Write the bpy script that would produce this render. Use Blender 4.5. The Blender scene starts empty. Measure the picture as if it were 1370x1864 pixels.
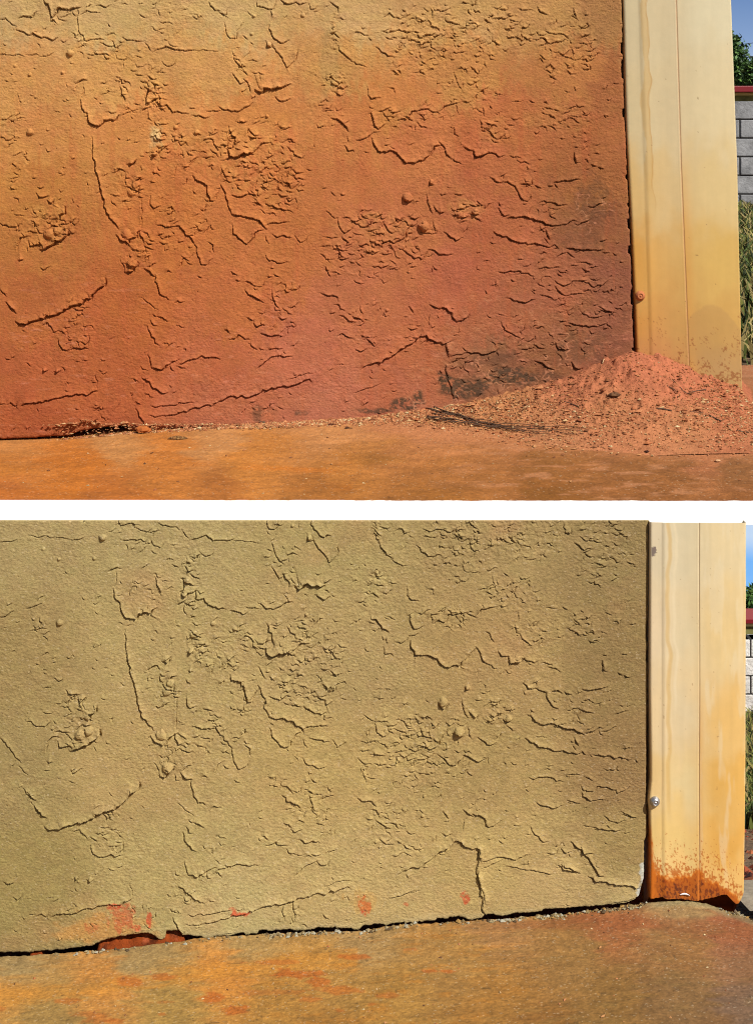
import bpy, math, random
import numpy as np
from mathutils import Vector

S = bpy.context.scene
COL = S.collection
R = math.radians

# ------------------------------------------------------------------ camera
F = 2500.0            # focal length in photo pixels (photo is 1370 wide)
U0, V0 = 685.0, 300.0 # principal point: level camera, lens shifted down
CZ = 1.2
DU = 2.50             # distance of the upper wall
DL = 2.04             # distance of the lower wall
cam = bpy.data.cameras.new("camera")
camo = bpy.data.objects.new("camera", cam)
COL.objects.link(camo)
camo.location = (0, 0, CZ)
camo.rotation_euler = (R(90), 0, 0)
cam.sensor_fit = 'HORIZONTAL'
cam.sensor_width = 36
cam.lens = F / 1370 * 36
cam.shift_y = -(932 - V0) / 1370
cam.clip_start = 0.05
cam.clip_end = 900
S.camera = camo

# ------------------------------------------------------------------ light
SUN = Vector((0.50, -0.62, 0.80)).normalized()      # towards the sun
elev = math.asin(SUN.z)
azim = math.atan2(SUN.x, SUN.y)
W = bpy.data.worlds.new("World"); S.world = W
W.use_nodes = True
nt = W.node_tree
sk = nt.nodes.new('ShaderNodeTexSky'); sk.sky_type = 'NISHITA'; sk.sun_disc = False
sk.sun_elevation = elev; sk.sun_rotation = azim
nt.links.new(sk.outputs[0], nt.nodes['Background'].inputs[0])
nt.nodes['Background'].inputs[1].default_value = 0.052
sl = bpy.data.lights.new("sun", 'SUN'); sl.energy = 4.9; sl.angle = R(0.5); sl.color = (1, .955, .88)
so = bpy.data.objects.new("sun", sl); COL.objects.link(so)
so.rotation_euler = (-SUN).to_track_quat('-Z', 'Y').to_euler()
S.render.filter_size = 1.1
S.cycles.pixel_filter_type = 'BLACKMAN_HARRIS'; S.cycles.filter_width = 1.05
S.view_settings.view_transform = 'Standard'
S.view_settings.look = 'None'
S.view_settings.exposure = 0.35
S.view_settings.gamma = 1
S.view_settings.use_curve_mapping = False

KW, KG, KC = np.array([1.45, 1.31, 1.28]), np.array([1.72, 1.67, 1.90]), np.array([1.44, 1.38, 1.32])     # how brightly a white wall / ground / post renders (linear)

# ------------------------------------------------------------------ helpers
rng = np.random.default_rng(7)
random.seed(5)

def lin(c):
    c = np.asarray(c, float) / 255.0
    return np.where(c <= .04045, c / 12.92, ((c + .055) / 1.055) ** 2.4)

def px(u, v, d):
    return ((u - U0) / F * d, d, CZ - (v - V0) / F * d)

def _hash(ix, iy, seed):
    n = (ix.astype(np.int64) * 374761393 + iy.astype(np.int64) * 668265263 + seed * 974634777) & 0xffffffff
    n = ((n ^ (n >> 13)) * 1274126177) & 0xffffffff
    n = (n ^ (n >> 16)) & 0xffffffff
    n = (n * 2246822519) & 0xffffffff
    n = (n ^ (n >> 15)) & 0xffff
    return n / 65535.0

def vn(x, y, seed=0):
    x = np.asarray(x, float); y = np.asarray(y, float)
    ix = np.floor(x); iy = np.floor(y)
    fx = x - ix; fy = y - iy
    fx = fx * fx * fx * (fx * (fx * 6 - 15) + 10); fy = fy * fy * fy * (fy * (fy * 6 - 15) + 10)
    a = _hash(ix, iy, seed); b = _hash(ix + 1, iy, seed)
    c = _hash(ix, iy + 1, seed); d = _hash(ix + 1, iy + 1, seed)
    return (a * (1 - fx) + b * fx) * (1 - fy) + (c * (1 - fx) + d * fx) * fy   # 0..1

def fbm(x, y, seed=0, oct=4, gain=.5):
    s = 0; a = 1; t = 0
    ca, sa = math.cos(.6), math.sin(.6)
    for k in range(oct):
        s = s + a * (vn(x, y, seed + 17 * k) - .5); t += a
        x, y = (x * ca - y * sa) * 2.03 + 11.3, (x * sa + y * ca) * 2.03 + 5.7
        a *= gain
    return s / t * 2          # about -1..1

def ss(a, b, x):
    t = np.clip((x - a) / (b - a), 0, 1)
    return t * t * (3 - 2 * t)

def mesh_np(name, verts, quads, cols=None, tris=None, smooth=True):
    me = bpy.data.meshes.new(name)
    verts = np.asarray(verts, np.float32).reshape(-1, 3)
    loops = []; starts = []; n = 0
    if quads is not None and len(quads):
        q = np.asarray(quads, np.int32).reshape(-1, 4)
        loops.append(q.ravel()); starts.append(np.arange(len(q)) * 4); n = len(q) * 4
    if tris is not None and len(tris):
        t = np.asarray(tris, np.int32).reshape(-1, 3)
        loops.append(t.ravel()); starts.append(n + np.arange(len(t)) * 3)
    loops = np.concatenate(loops); starts = np.concatenate(starts)
    me.vertices.add(len(verts)); me.loops.add(len(loops)); me.polygons.add(len(starts))
    me.vertices.foreach_set('co', verts.ravel())
    me.loops.foreach_set('vertex_index', loops.astype(np.int32))
    me.polygons.foreach_set('loop_start', starts.astype(np.int32))
    me.polygons.foreach_set('use_smooth', np.full(len(starts), smooth, bool))
    me.update(calc_edges=True); me.validate()
    if cols is not None:
        at = me.color_attributes.new('stain', 'FLOAT_COLOR', 'POINT')
        c = np.ones((len(verts), 4), np.float32); c[:, :3] = np.clip(np.asarray(cols).reshape(-1, 3), 0, 1)
        at.data.foreach_set('color', c.ravel())
    return me

def link(name, me, mat, parent=None):
    o = bpy.data.objects.new(name, me)
    COL.objects.link(o)
    if mat is not None: me.materials.append(mat)
    if parent is not None: o.parent = parent
    return o

def tag(o, label=None, cat=None, group=None, kind=None):
    if label: o['label'] = label
    if cat: o['category'] = cat
    if group: o['group'] = group
    if kind: o['kind'] = kind
    return o

def empty(name, loc=(0, 0, 0)):
    o = bpy.data.objects.new(name, None); COL.objects.link(o); o.location = loc
    o.empty_display_size = .05
    return o

def gridquads(nr, nc, flip=False):
    i = np.arange(nr * nc).reshape(nr, nc)
    q = np.stack([i[:-1, :-1], i[1:, :-1], i[1:, 1:], i[:-1, 1:]], -1).reshape(-1, 4)
    return q[:, ::-1] if flip else q

def material(name, base=None, rough=.9, attr=False, var=.12, vscale=300., bump=.0, bscale=400., bdist=.001,
             spec=.3, metal=0., emit=None, speck=0., stretch=(1, 1, 1)):
    m = bpy.data.materials.new(name); m.use_nodes = True
    t = m.node_tree; N = t.nodes; L = t.links
    b = N['Principled BSDF']
    b.inputs['Roughness'].default_value = rough
    b.inputs['Specular IOR Level'].default_value = spec
    b.inputs['Metallic'].default_value = metal
    tc = N.new('ShaderNodeTexCoord'); mp = N.new('ShaderNodeMapping')
    mp.inputs['Scale'].default_value = stretch
    L.new(tc.outputs['Object'], mp.inputs[0])
    if attr:
        a = N.new('ShaderNodeAttribute'); a.attribute_name = 'stain'; csock = a.outputs['Color']
    else:
        a = N.new('ShaderNodeRGB'); a.outputs[0].default_value = (*base, 1); csock = a.outputs[0]
    n1 = N.new('ShaderNodeTexNoise'); n1.inputs['Scale'].default_value = vscale; n1.inputs['Detail'].default_value = 4
    n1.inputs['Roughness'].default_value = .65
    L.new(mp.outputs[0], n1.inputs['Vector'])
    mr = N.new('ShaderNodeMapRange'); mr.inputs[1].default_value = .25; mr.inputs[2].default_value = .75
    mr.inputs[3].default_value = 1 - var; mr.inputs[4].default_value = 1 + var
    L.new(n1.outputs[0], mr.inputs[0])
    mx = N.new('ShaderNodeVectorMath'); mx.operation = 'SCALE'
    L.new(csock, mx.inputs[0]); L.new(mr.outputs[0], mx.inputs['Scale'])
    out = mx.outputs[0]
    if speck > 0:      # scattered pale sand grains
        v = N.new('ShaderNodeTexVoronoi'); v.inputs['Scale'].default_value = 600
        L.new(mp.outputs[0], v.inputs['Vector'])
        sx = N.new('ShaderNodeSeparateColor'); L.new(v.outputs['Color'], sx.inputs[0])
        g = N.new('ShaderNodeMath'); g.operation = 'GREATER_THAN'; g.inputs[1].default_value = 1 - speck
        L.new(sx.outputs[0], g.inputs[0])
        mm = N.new('ShaderNodeMix'); mm.data_type = 'RGBA'
        gm = N.new('ShaderNodeMath'); gm.operation = 'MULTIPLY'; gm.inputs[1].default_value = .22
        L.new(g.outputs[0], gm.inputs[0])
        L.new(gm.outputs[0], mm.inputs['Factor']); L.new(out, mm.inputs['A']); mm.inputs['B'].default_value = (.62, .5, .34, 1)
        out = mm.outputs['Result']
    L.new(out, b.inputs['Base Color'])
    if bump > 0:
        n2 = N.new('ShaderNodeTexNoise'); n2.inputs['Scale'].default_value = bscale; n2.inputs['Detail'].default_value = 5
        n2.inputs['Roughness'].default_value = .7
        L.new(mp.outputs[0], n2.inputs['Vector'])
        bp = N.new('ShaderNodeBump'); bp.inputs['Strength'].default_value = bump; bp.inputs['Distance'].default_value = bdist
        L.new(n2.outputs[0], bp.inputs['Height']); L.new(bp.outputs[0], b.inputs['Normal'])
    return m

M_wallU = material("dusty_render", attr=True, rough=.96, var=.20, vscale=260, bump=.8, bscale=330, bdist=.0017, spec=.15, stretch=(.62, 1, 1.05))
M_wallL = material("sand_render", attr=True, rough=.96, var=.26, vscale=330, bump=.8, bscale=360, bdist=.0017, spec=.15, speck=.03, stretch=(.66, 1, 1.05))
M_gndU = material("dusty_concrete", attr=True, rough=.93, var=.3, vscale=240, bump=1., bscale=260, bdist=.0018, spec=.2, speck=.02, stretch=(.7, 1, 1))
M_gndL = material("rusty_concrete", attr=True, rough=.75, var=.38, vscale=230, bump=1., bscale=240, bdist=.0019, spec=.35, speck=.03, stretch=(.7, 1, 1))
M_soil = material("red_soil", attr=True, rough=.97, var=.28, vscale=170, bump=1., bscale=240, bdist=.003, spec=.1)
M_bits = material("grit", attr=True, rough=.9, var=.1, spec=.2)
M_post = material("cream_paint", attr=True, rough=.36, var=.035, vscale=60, bump=.12, bscale=30, bdist=.002, spec=.45)
M_white = material("border_white", base=(.9, .9, .89), rough=.6, var=.01)
M_twig = material("dry_stem", base=(.085, .045, .026), rough=.8, var=.4, vscale=90)
M_straw = material("straw", base=(.5, .34, .18), rough=.8, var=.3, vscale=90)

# ------------------------------------------------------------------ relief traced on the wall
# per tile: origin in the photograph; each line: strength, then points (3.425 units to a photo pixel); raised side on the left hand
TR = {
(0,0): """
3 0,115 35,108 60,135 100,158
6 118,108 145,92 200,95 225,70
5 108,185 140,190 170,208 205,200 255,235 300,232 330,243 355,230
8 275,0 300,25 315,60 325,105 345,70 370,42 410,55 455,55 500,42
3 485,60 492,120 492,195 540,255 600,238 645,245
4 605,30 660,42 690,35
3 500,95 540,62 590,68 620,72
3 625,262 660,282 700,285 725,275
3 715,330 735,290 762,268
2 720,330 735,360 780,368 790,340
3 545,335 600,335 640,330 660,325 685,342 690,325
3 160,338 205,338 240,342
3 255,350 300,345 330,332
2 0,335 60,340 120,335 150,345
3 765,230 790,245 840,245 890,255
3 905,265 940,310
4 960,318 1000,300 1050,285 1090,312 1140,308 1210,308
1.5 1210,308 1300,310 1370,316
2 1010,380 1045,410 1085,395 1095,370
3 1205,100 1230,112 1250,100
4 1305,10 1330,42 1365,65
6 475,515 490,505 520,492 538,500
2 520,520 525,580 505,610
6 503,620 510,665 545,705
8 545,705 560,765 600,778 635,772 650,745 720,745 745,715
3 575,850 580,940 585,990 595,1028
5 750,540 760,580 780,600 780,635
4 815,435 850,435
4 850,462 885,470
5 925,470 945,495 970,490
6 905,540 930,560 920,590 910,640 935,640 950,625 995,610
5 995,600 1005,655 1040,650 1080,695 1130,700 1170,705
4 1200,715 1240,715 1280,735 1300,725
3 1290,690 1330,690 1370,688
5 885,690 905,680 935,665
4 925,700 930,735 940,745
3 1095,780 1120,760
6 965,840 985,860 1020,875
6 945,965 970,965 985,945
5 1180,1010 1205,990 1225,975
6 800,1020 825,1015 845,995
4 1255,885 1290,855 1330,870 1350,910 1365,935
3 840,885 865,880
3 0,745 40,730 85,715
2 20,870 60,865 110,850""",
(400,0): """
5 0,75 15,85 35,90 40,60
4 230,5 235,35 275,38 300,60 330,50 345,10
4 320,70 325,105
6 385,0 405,18 440,22 475,10
4 475,12 500,30 530,10
3 555,20 565,55 590,58 605,30
3 30,140 35,190 60,235 100,235 105,195 135,135
5 310,155 315,195 345,235 380,262 430,250
4 290,255 300,292 325,290 320,265
4 330,290 365,330 400,375 425,415 460,385 480,345 480,310
3 80,320 100,385 130,410 150,430
4 135,415 150,405 160,408
4 80,455 100,480 125,520 150,510
4 150,490 170,515 185,545 185,570
3 175,378 205,368 235,380
13 225,560 245,575 265,565 270,545 320,548 360,545 395,548
6 395,535 415,525 437,520
6 350,605 375,622 405,628 435,618
5 0,665 50,685 95,690 130,682 165,662 205,650
6 58,790 70,825 90,860 100,905
6 0,905 40,900 50,870
12 52,935 60,970 90,975 130,955 170,948 205,950
6 205,950 230,925 265,890 305,880
5 180,800 200,830 225,840 230,860
3 345,780 360,770
4 430,920 460,940 480,970 510,985 525,970
5 690,10 720,30 738,45 738,75
4 705,200 725,220 745,238
5 740,285 760,325 800,360 820,375
3 820,380 870,400 915,410
4 835,210 850,192 880,195 900,215 925,215
3 930,235 945,240
4 975,290 1010,320 1050,345 1075,350
3 1015,190 1050,205 1090,188 1115,180 1150,190 1190,200 1205,180
3 1020,105 1060,78 1090,100 1130,110 1150,90
4 1300,125 1325,155 1365,175
2 920,540 925,590
5 925,590 950,610 995,612
3 1055,545 1085,550 1090,575
7 700,735 730,738 765,770 800,810
3 795,850 800,880
4 780,905 795,940 830,938 840,950
4 855,870 890,868 920,855 945,830
6 935,705 945,700 955,755 965,785 990,788 1025,770
4 985,690 1020,690 1060,665
5 1065,720 1080,695 1120,690
5 1100,750 1130,735 1170,735 1190,690 1240,685 1300,672
4 1300,680 1330,695 1365,705
7 950,865 955,890 985,940 1040,938 1075,942 1120,965 1155,1015 1200,1005 1265,995 1300,955 1340,915 1370,900
3 945,830 1000,815
3 1315,50 1330,95
3 1310,240 1320,290 1345,310
3 620,640 660,615""",
(800,0): """
4 0,70 30,62 62,58
3 490,50 530,55 580,60
5 610,40 620,70 670,85
5 835,55 845,80 855,100
4 905,90 925,85
3 745,165 790,150
3 815,160 840,160
3 870,160 905,175 935,160
3 660,190 700,210 750,210 800,220
4 625,230 655,245 690,270 740,258
2 420,178 470,172
3 180,50 190,90
2 745,350 800,350 850,370
5 0,690 30,660 75,640 120,635
5 150,630 188,632
1.5 90,450 110,500 135,570
4 65,790 90,795 100,830 115,848
3 270,670 278,720
4 252,750 262,790 275,800
4 290,805 320,840 355,865
5 0,885 30,920 45,960 75,985
3 75,985 100,1000 130,1020
6 150,912 170,928 210,935
9 215,940 230,975 265,972 295,960 305,945
4 305,945 350,958 385,975 400,965
3 440,970 500,985
4 485,998 530,1000 550,1025
4 840,955 840,990 855,1020
4 845,915 860,915
3 970,905 995,902
3 425,775 460,775
3 560,625 590,640
2 455,630 520,635
2 850,650 880,668
3 720,680 740,690
3 1020,718 1055,718
3 640,700 680,720""",
(0,270): """
4 575,5 578,20
6 580,60 595,105 615,190 635,260 650,320 660,380 685,430 720,470 735,500
9 728,540 755,565 800,590 825,555 860,530 875,510
2 875,500 875,420 880,310
5 705,150 740,125 765,125 778,140
8 800,100 825,95 840,80
8 838,205 855,185 875,180
7 800,235 835,260 860,265 865,235
6 785,170 790,180 805,180
5 780,185 785,220
6 865,300 885,305
7 230,280 240,300 270,298 300,300
10 300,325 315,345 330,320
9 355,460 365,415 395,395 398,365
7 325,478 360,485
3 290,505 325,478
13 255,630 290,615 320,600 350,580 385,560 420,535 420,510
7 180,580 195,605 215,600 245,590 255,605
5 165,520 185,505 210,520 240,525
4 105,640 115,580 150,545 185,550
7 118,695 140,692
4 0,465 40,475 75,492 105,490 125,465
3 215,430 240,425
4 255,745 265,762 290,745 315,735
4 95,410 145,415
4 0,875 40,920
5 40,960 70,990 100,1025
10 780,770 810,770 840,745 858,715
3 750,695 775,740 780,770
8 905,750 930,770 970,790
6 870,520 885,560 900,585
5 905,610 950,628
5 895,520 920,525 935,550
5 920,735 965,708
5 970,790 980,860 1000,905 1050,940
4 1085,970 1105,945 1145,955
5 980,475 1030,490 1070,482 1115,482 1150,515 1190,560 1215,600
4 1215,600 1235,670 1255,720 1290,722 1320,685
3 1110,745 1130,700 1165,678
3 1165,705 1195,722
7 1205,170 1215,190 1250,200 1290,230 1300,290 1310,325 1335,325
4 1335,325 1345,290 1365,250
5 940,300 945,345 960,370 995,355
5 1045,370 1070,368 1090,380
6 955,150 970,155
5 940,205 960,215
3 1080,180 1100,100
5 1165,130 1180,95 1220,65
3 1150,230 1165,190
4 1205,265 1220,275
4 1260,385 1280,370 1285,350
5 1275,520 1290,490
4 1295,580 1330,600 1325,640
5 985,540 1015,528
5 1000,585 1040,592
5 935,570 960,575
5 1040,770 1050,760 1065,770
2 885,930 930,970 980,1005
4 1235,795 1260,805""",
(400,270): """
4 10,120 25,140 40,185
5 55,145 65,145
6 80,175 100,185
5 5,225 25,265 45,305 50,350 75,410
7 75,410 130,418 180,430 225,435 260,465 290,495
5 290,475 330,465 390,455 430,458
6 80,290 110,300 140,298 180,288
6 210,335 240,338 262,348
6 290,345 340,368 380,378 420,385
7 150,198 182,202
6 245,152 268,150
5 405,120 435,112
6 455,130 480,150 515,145
7 405,210 430,215 445,240
4 455,250 475,235 488,215
7 370,285 385,298 418,298
7 418,310 430,330 452,312
5 80,480 90,530 130,570 170,592 195,575 215,530 235,505 265,508
3 285,545 300,590
5 330,535 360,545 400,540 440,555
3 470,545 500,588 545,555
4 285,660 310,695 345,700 380,715 425,708
5 75,770 105,778
5 100,820 122,820
5 155,830 190,832 220,860
3 225,855 265,858 270,830
6 160,885 185,912 220,925 250,940 262,960
4 325,885 340,940 350,975 368,1000
5 320,745 330,750
5 300,800 320,800
5 340,785 365,802
5 410,900 425,895
4 455,880 470,880
5 630,900 660,912 700,912 722,915 740,945
4 715,970 745,975 770,1010
3 665,390 700,415 735,435
4 735,440 745,490 785,520 830,490
4 770,430 810,430
4 810,455 850,450 880,440
4 885,415 930,440
4 930,410 970,405
4 860,470 900,490 930,490
4 915,512 950,505 985,505
4 990,400 1010,440 1035,430
5 1025,470 1045,510 1075,525 1090,515
5 1095,435 1110,445
5 1100,465 1140,445
5 1190,430 1215,440 1235,430
6 1010,590 1040,572 1060,575 1085,590 1125,575 1150,545 1170,505 1190,475
6 955,590 985,602 1010,610
5 865,615 890,595 925,605
4 770,560 795,572 810,590
5 710,628 740,630 790,632
3 630,655 665,690 710,690
5 735,685 765,690 800,690
3 650,550 690,560 735,550
3 630,610 700,605
4 935,640 950,658 985,645
4 1005,655 1035,660 1070,652
4 865,690 885,675
4 810,705 835,708
4 955,735 990,732
4 1015,740 1045,735
4 1060,750 1100,745
4 1190,738 1215,730
5 1140,628 1180,658 1215,680 1260,688 1290,650 1305,628
6 1305,628 1335,632 1365,655 1400,662 1445,652
8 1140,310 1160,335 1175,338 1200,320
4 1290,290 1300,340 1310,380 1328,390
4 1335,360 1365,390
4 1330,460 1345,520
5 1310,200 1315,225 1330,225
3 660,740 690,800
3 690,770 740,775
3 725,855 745,850
6 755,285 770,295
3 1330,735 1360,760""",
(800,270): """
6 320,180 345,205 385,212
5 400,205 440,218 470,232 480,270 505,310 545,330
5 375,175 400,160 408,180
6 510,220 545,218 570,230
6 600,230 630,240
5 680,232 700,228
6 715,208 780,205 870,192
4 615,340 650,325 690,330
5 695,335 740,350 785,352
6 370,375 385,405 425,415
7 425,432 480,425 525,422 560,438 630,450 680,472 730,482
4 730,482 790,468 830,445 850,452
4 850,472 900,460 940,440
5 930,360 965,358 990,340 1015,340
3 1015,310 1035,300
6 340,520 375,535 430,565 490,580 550,598
5 550,598 610,598 690,612 715,600
5 720,600 735,620
6 795,620 830,625 900,628 980,632
5 980,635 1010,640
4 1020,648 1050,652
4 1085,655 1100,658
6 665,515 675,540 690,560
5 1000,578 1035,575
4 370,768 400,775 440,765 480,758 530,772 590,795
4 610,750 660,740 700,745
3 740,760 790,780
4 720,825 750,850 800,850 830,825 880,822 930,840 965,862 1010,845 1045,828
6 725,865 750,895 785,915
3 785,915 840,905 895,908
5 425,930 460,945 530,960 570,945 590,940
4 630,912 665,920 705,935
3 995,985 1040,1005 1090,1025
5 30,520 75,545 105,568 135,545
5 150,520 170,490
5 370,340 378,355
4 840,30 850,85 870,90
5 950,100 970,110
6 990,115 1015,130
8 0,400 20,390
7 110,378 150,375
6 85,415 110,410
7 190,405 235,415
4 100,285 145,292
4 5,285 40,285
3 45,240 65,240
3 485,690 520,690
3 870,710 950,720
3 675,600 645,565""",
(0,540): """
10 100,155 120,168 165,168 205,145 290,125 350,110 400,78 460,50 510,40 560,5 590,-25 612,-60 648,-75 650,-110
4 40,35 70,70 98,98
4 265,180 300,160 320,190 345,215
5 365,265 370,295 395,325 435,330
6 435,330 460,318 485,312 510,325 545,318
3 545,310 550,240
4 365,210 390,220 405,230
4 400,190 435,190
4 425,155 470,150
3 520,185 540,185
3 520,240 545,240
4 460,70 490,80
6 340,465 360,472 375,465
5 270,455 280,462 288,455
3 470,400 495,402
3 520,395 548,390
6 130,680 155,660 230,662 300,645 330,632 380,628 420,615 490,608 540,615 580,592 605,580
2 605,580 600,530 590,480
4 45,675 70,665 95,685 105,660
3 0,668 25,665
4 955,110 970,125
6 985,122 1015,130 1040,150
5 940,150 955,180 975,182
6 920,185 935,225 960,265 990,295
5 925,365 935,400 948,440
8 948,440 975,442 1005,450 1035,430 1055,420
5 1055,420 1080,400 1115,390
5 1060,430 1065,455 1080,462
4 1105,430 1130,430 1155,445
5 1115,420 1160,400 1210,385 1260,372 1300,375 1350,378 1370,385
6 890,510 930,530 960,560 985,585 1040,602
4 1075,600 1095,598
4 945,680 965,692 1000,682 1060,680 1120,665 1200,658
6 850,700 870,740 890,780 900,795
3 930,738 970,745 1030,740
5 1030,740 1080,732 1130,720 1200,700 1260,680 1320,672 1370,652
4 850,655 875,660
3 720,700 745,670
4 165,825 180,815""",
(400,540): """
7 0,652 50,628 110,620 160,620 215,608 270,582 310,580 360,562 420,555 480,548 530,520 560,515 572,525
2 420,515 480,495 550,478 580,480
5 235,445 280,405 325,370 370,360
5 370,365 400,375 435,378 445,365
5 170,130 195,132 212,150
6 212,165 235,182 270,172
6 35,205 45,200 62,222
5 60,262 100,255 115,232 140,255 180,262
6 260,228 300,242 345,240 380,242
5 185,290 230,322
4 245,320 270,328
5 305,330 320,322 330,330
5 340,318 385,325
5 370,130 410,138
4 425,100 440,105
4 450,305 485,285
3 375,245 385,210 400,195
5 750,115 790,135 830,158
5 830,125 870,132 890,152
4 770,230 800,260 825,262
5 885,242 900,250
5 920,265 960,290
4 850,330 880,332 908,320
5 690,102 715,98
3 885,450 920,425
8 920,425 950,410 1005,405 1060,370 1110,340 1160,305 1210,280 1250,245
9 1250,245 1290,240 1320,270 1370,292
5 1175,195 1195,205 1225,198
5 1180,60 1205,98
6 1310,48 1340,60 1370,75
2 1310,110 1305,180
2 830,600 900,578 1000,545""",
(800,540): """
7 0,70 40,75 75,105 98,140 105,155
6 105,155 140,145 180,112
8 0,292 30,290 45,290 52,330 62,365
6 40,430 35,460 45,510
4 45,510 75,570 90,640
4 65,370 110,360 160,348
5 155,348 220,345 265,360 310,352 365,325
3 65,415 130,385 180,365
4 385,160 410,205 450,235 495,255
5 550,280 590,265
5 590,298 620,315 650,320
4 500,325 530,330 565,308
7 725,290 740,325 800,332
6 595,400 640,420 710,455
8 825,410 840,440 885,448
5 805,162 860,175 930,180 990,185
4 745,150 780,155
4 930,125 975,130 1020,115
4 1000,80 1050,90 1085,108
4 1020,200 1045,195
3 880,90 930,125"""}
LINES = []
for (ox, oy), txt in TR.items():
    for ln in txt.strip().splitlines():
        p = ln.split()
        pts = [tuple(map(float, q.split(','))) for q in p[1:]]
        LINES.append((float(p[0]), [(ox + a / 3.425, oy + b / 3.425) for a, b in pts]))
# small lumps: u, v, radius, height
LUMPS = [(771, 412, 9, 9), (128, 96, 6, 6), (55, 240, 6, 5), (54, 135, 3, 3), (114, 131, 3, 3), (27, 119, 3, 2),
         (489, 80, 4, 4), (551, 27, 4, 3), (462, 28, 3, 3), (458, 61, 3, 3), (740, 358, 8, 6), (785, 330, 4, 4),
         (90, 425, 9, 6), (105, 420, 8, 6), (247, 335, 7, 5), (240, 350, 8, 4), (230, 425, 9, 5), (240, 480, 9, 5),
         (283, 280, 5, 5), (285, 250, 6, 4), (275, 160, 5, 4), (270, 185, 5, 4), (320, 232, 4, 3), (358, 240, 4, 3),
         (704, 564, 3, 3), (486, 211, 3, 4), (105, 675, 4, 3), (81, 673, 3, 3), (865, 385, 6, 4), (835, 390, 6, 3)]
# rough patches: u, v, ru, rv, amount, cell
ROUGH = [(278, 160, 20, 55, 1.3, 9), (284, 265, 14, 50, 1.2, 8), (340, 270, 60, 45, .8, 9), (470, 285, 85, 75, .9, 10),
         (500, 345, 60, 50, .6, 12), (225, 340, 30, 45, .6, 9), (80, 410, 55, 50, .8, 9), (30, 320, 32, 40, .6, 7),
         (612, 150, 26, 26, 1.2, 6), (610, 55, 10, 40, 1.1, 6), (600, 205, 30, 40, .5, 8), (745, 55, 60, 45, .7, 8),
         (860, 55, 110, 60, .85, 7), (1025, 85, 60, 60, .75, 8), (760, 110, 60, 40, .7, 8), (860, 160, 60, 40, .7, 6),
         (740, 210, 60, 22, .8, 8), (690, 425, 100, 50, .85, 9), (845, 380, 35, 26, 1.1, 7), (690, 480, 100, 35, .6, 9),
         (140, 590, 26, 50, .8, 9), (252, 465, 34, 32, .9, 8), (335, 430, 45, 45, .6, 9), (1010, 215, 80, 30, .6, 8),
         (900, 235, 40, 30, .7, 8), (1010, 500, 90, 50, .5, 9), (1060, 560, 70, 50, .5, 9), (500, 560, 50, 60, .5, 9),
         (650, 590, 60, 50, .4, 9), (20, 235, 22, 40, .8, 8), (310, 400, 30, 30, .6, 9), (370, 370, 20, 50, .5, 8),
         (140, 55, 60, 40, .4, 8), (300, 40, 60, 40, .4, 8), (215, 100, 50, 30, .4, 8), (210, 180, 40, 50, .5, 9),
         (440, 120, 40, 70, .4, 8), (860, 690, 80, 40, .5, 8), (990, 380, 60, 50, .4, 8), (980, 620, 90, 40, .5, 9),
         (320, 620, 30, 30, .4, 8), (180, 750, 30, 25, .6, 8), (465, 745, 30, 20, .6, 7), (255, 700, 18, 40, .7, 8)]

# the same wall was photographed twice: how a point of the upper view lands in the lower view
CU = np.array([(771,412),(175,226),(568,693),(190,518),(31,587),(772,611),(737,296),(1095,369),(470,163.5),(260,771),(128.5,96),(55.5,241),(584,531),(982,67),(1057,640)], float)
CL = np.array([(835,1334),(236.5,1123),(632.7,1614),(253,1436),(85,1507.6),(827,1532),(806,1215),(1136,1294.5),(546,1065.5),(329,1700),(185.4,979.4),(108,1136),(654,1453.6),(1045,988),(1105,1556)], float)
def qb(p):
    x = p[:, 0] / 1000; y = p[:, 1] / 1000
    return np.stack([np.ones_like(x), x, y, x * x, x * y, y * y], 1)
CO, _, _, _ = np.linalg.lstsq(qb(CU), CL, rcond=None)
def up2low(pts):
    return qb(np.asarray(pts, float)) @ CO

def jag(pts, rs, amp):
    """split a traced line into short, slightly wandering pieces"""
    out = [np.array(pts[0], float)]
    for a, b in zip(pts[:-1], pts[1:]):
        a = np.array(a, float); b = np.array(b, float)
        L = np.linalg.norm(b - a); n = max(1, int(L / 5.0))
        nrm = np.array([-(b - a)[1], (b - a)[0]]) / max(L, 1e-6)
        for k in range(1, n + 1):
            q = a + (b - a) * k / n
            if k < n or True: q = q + nrm * rs.normal(0, amp)
            out.append(q)
    return np.array(out)

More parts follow.
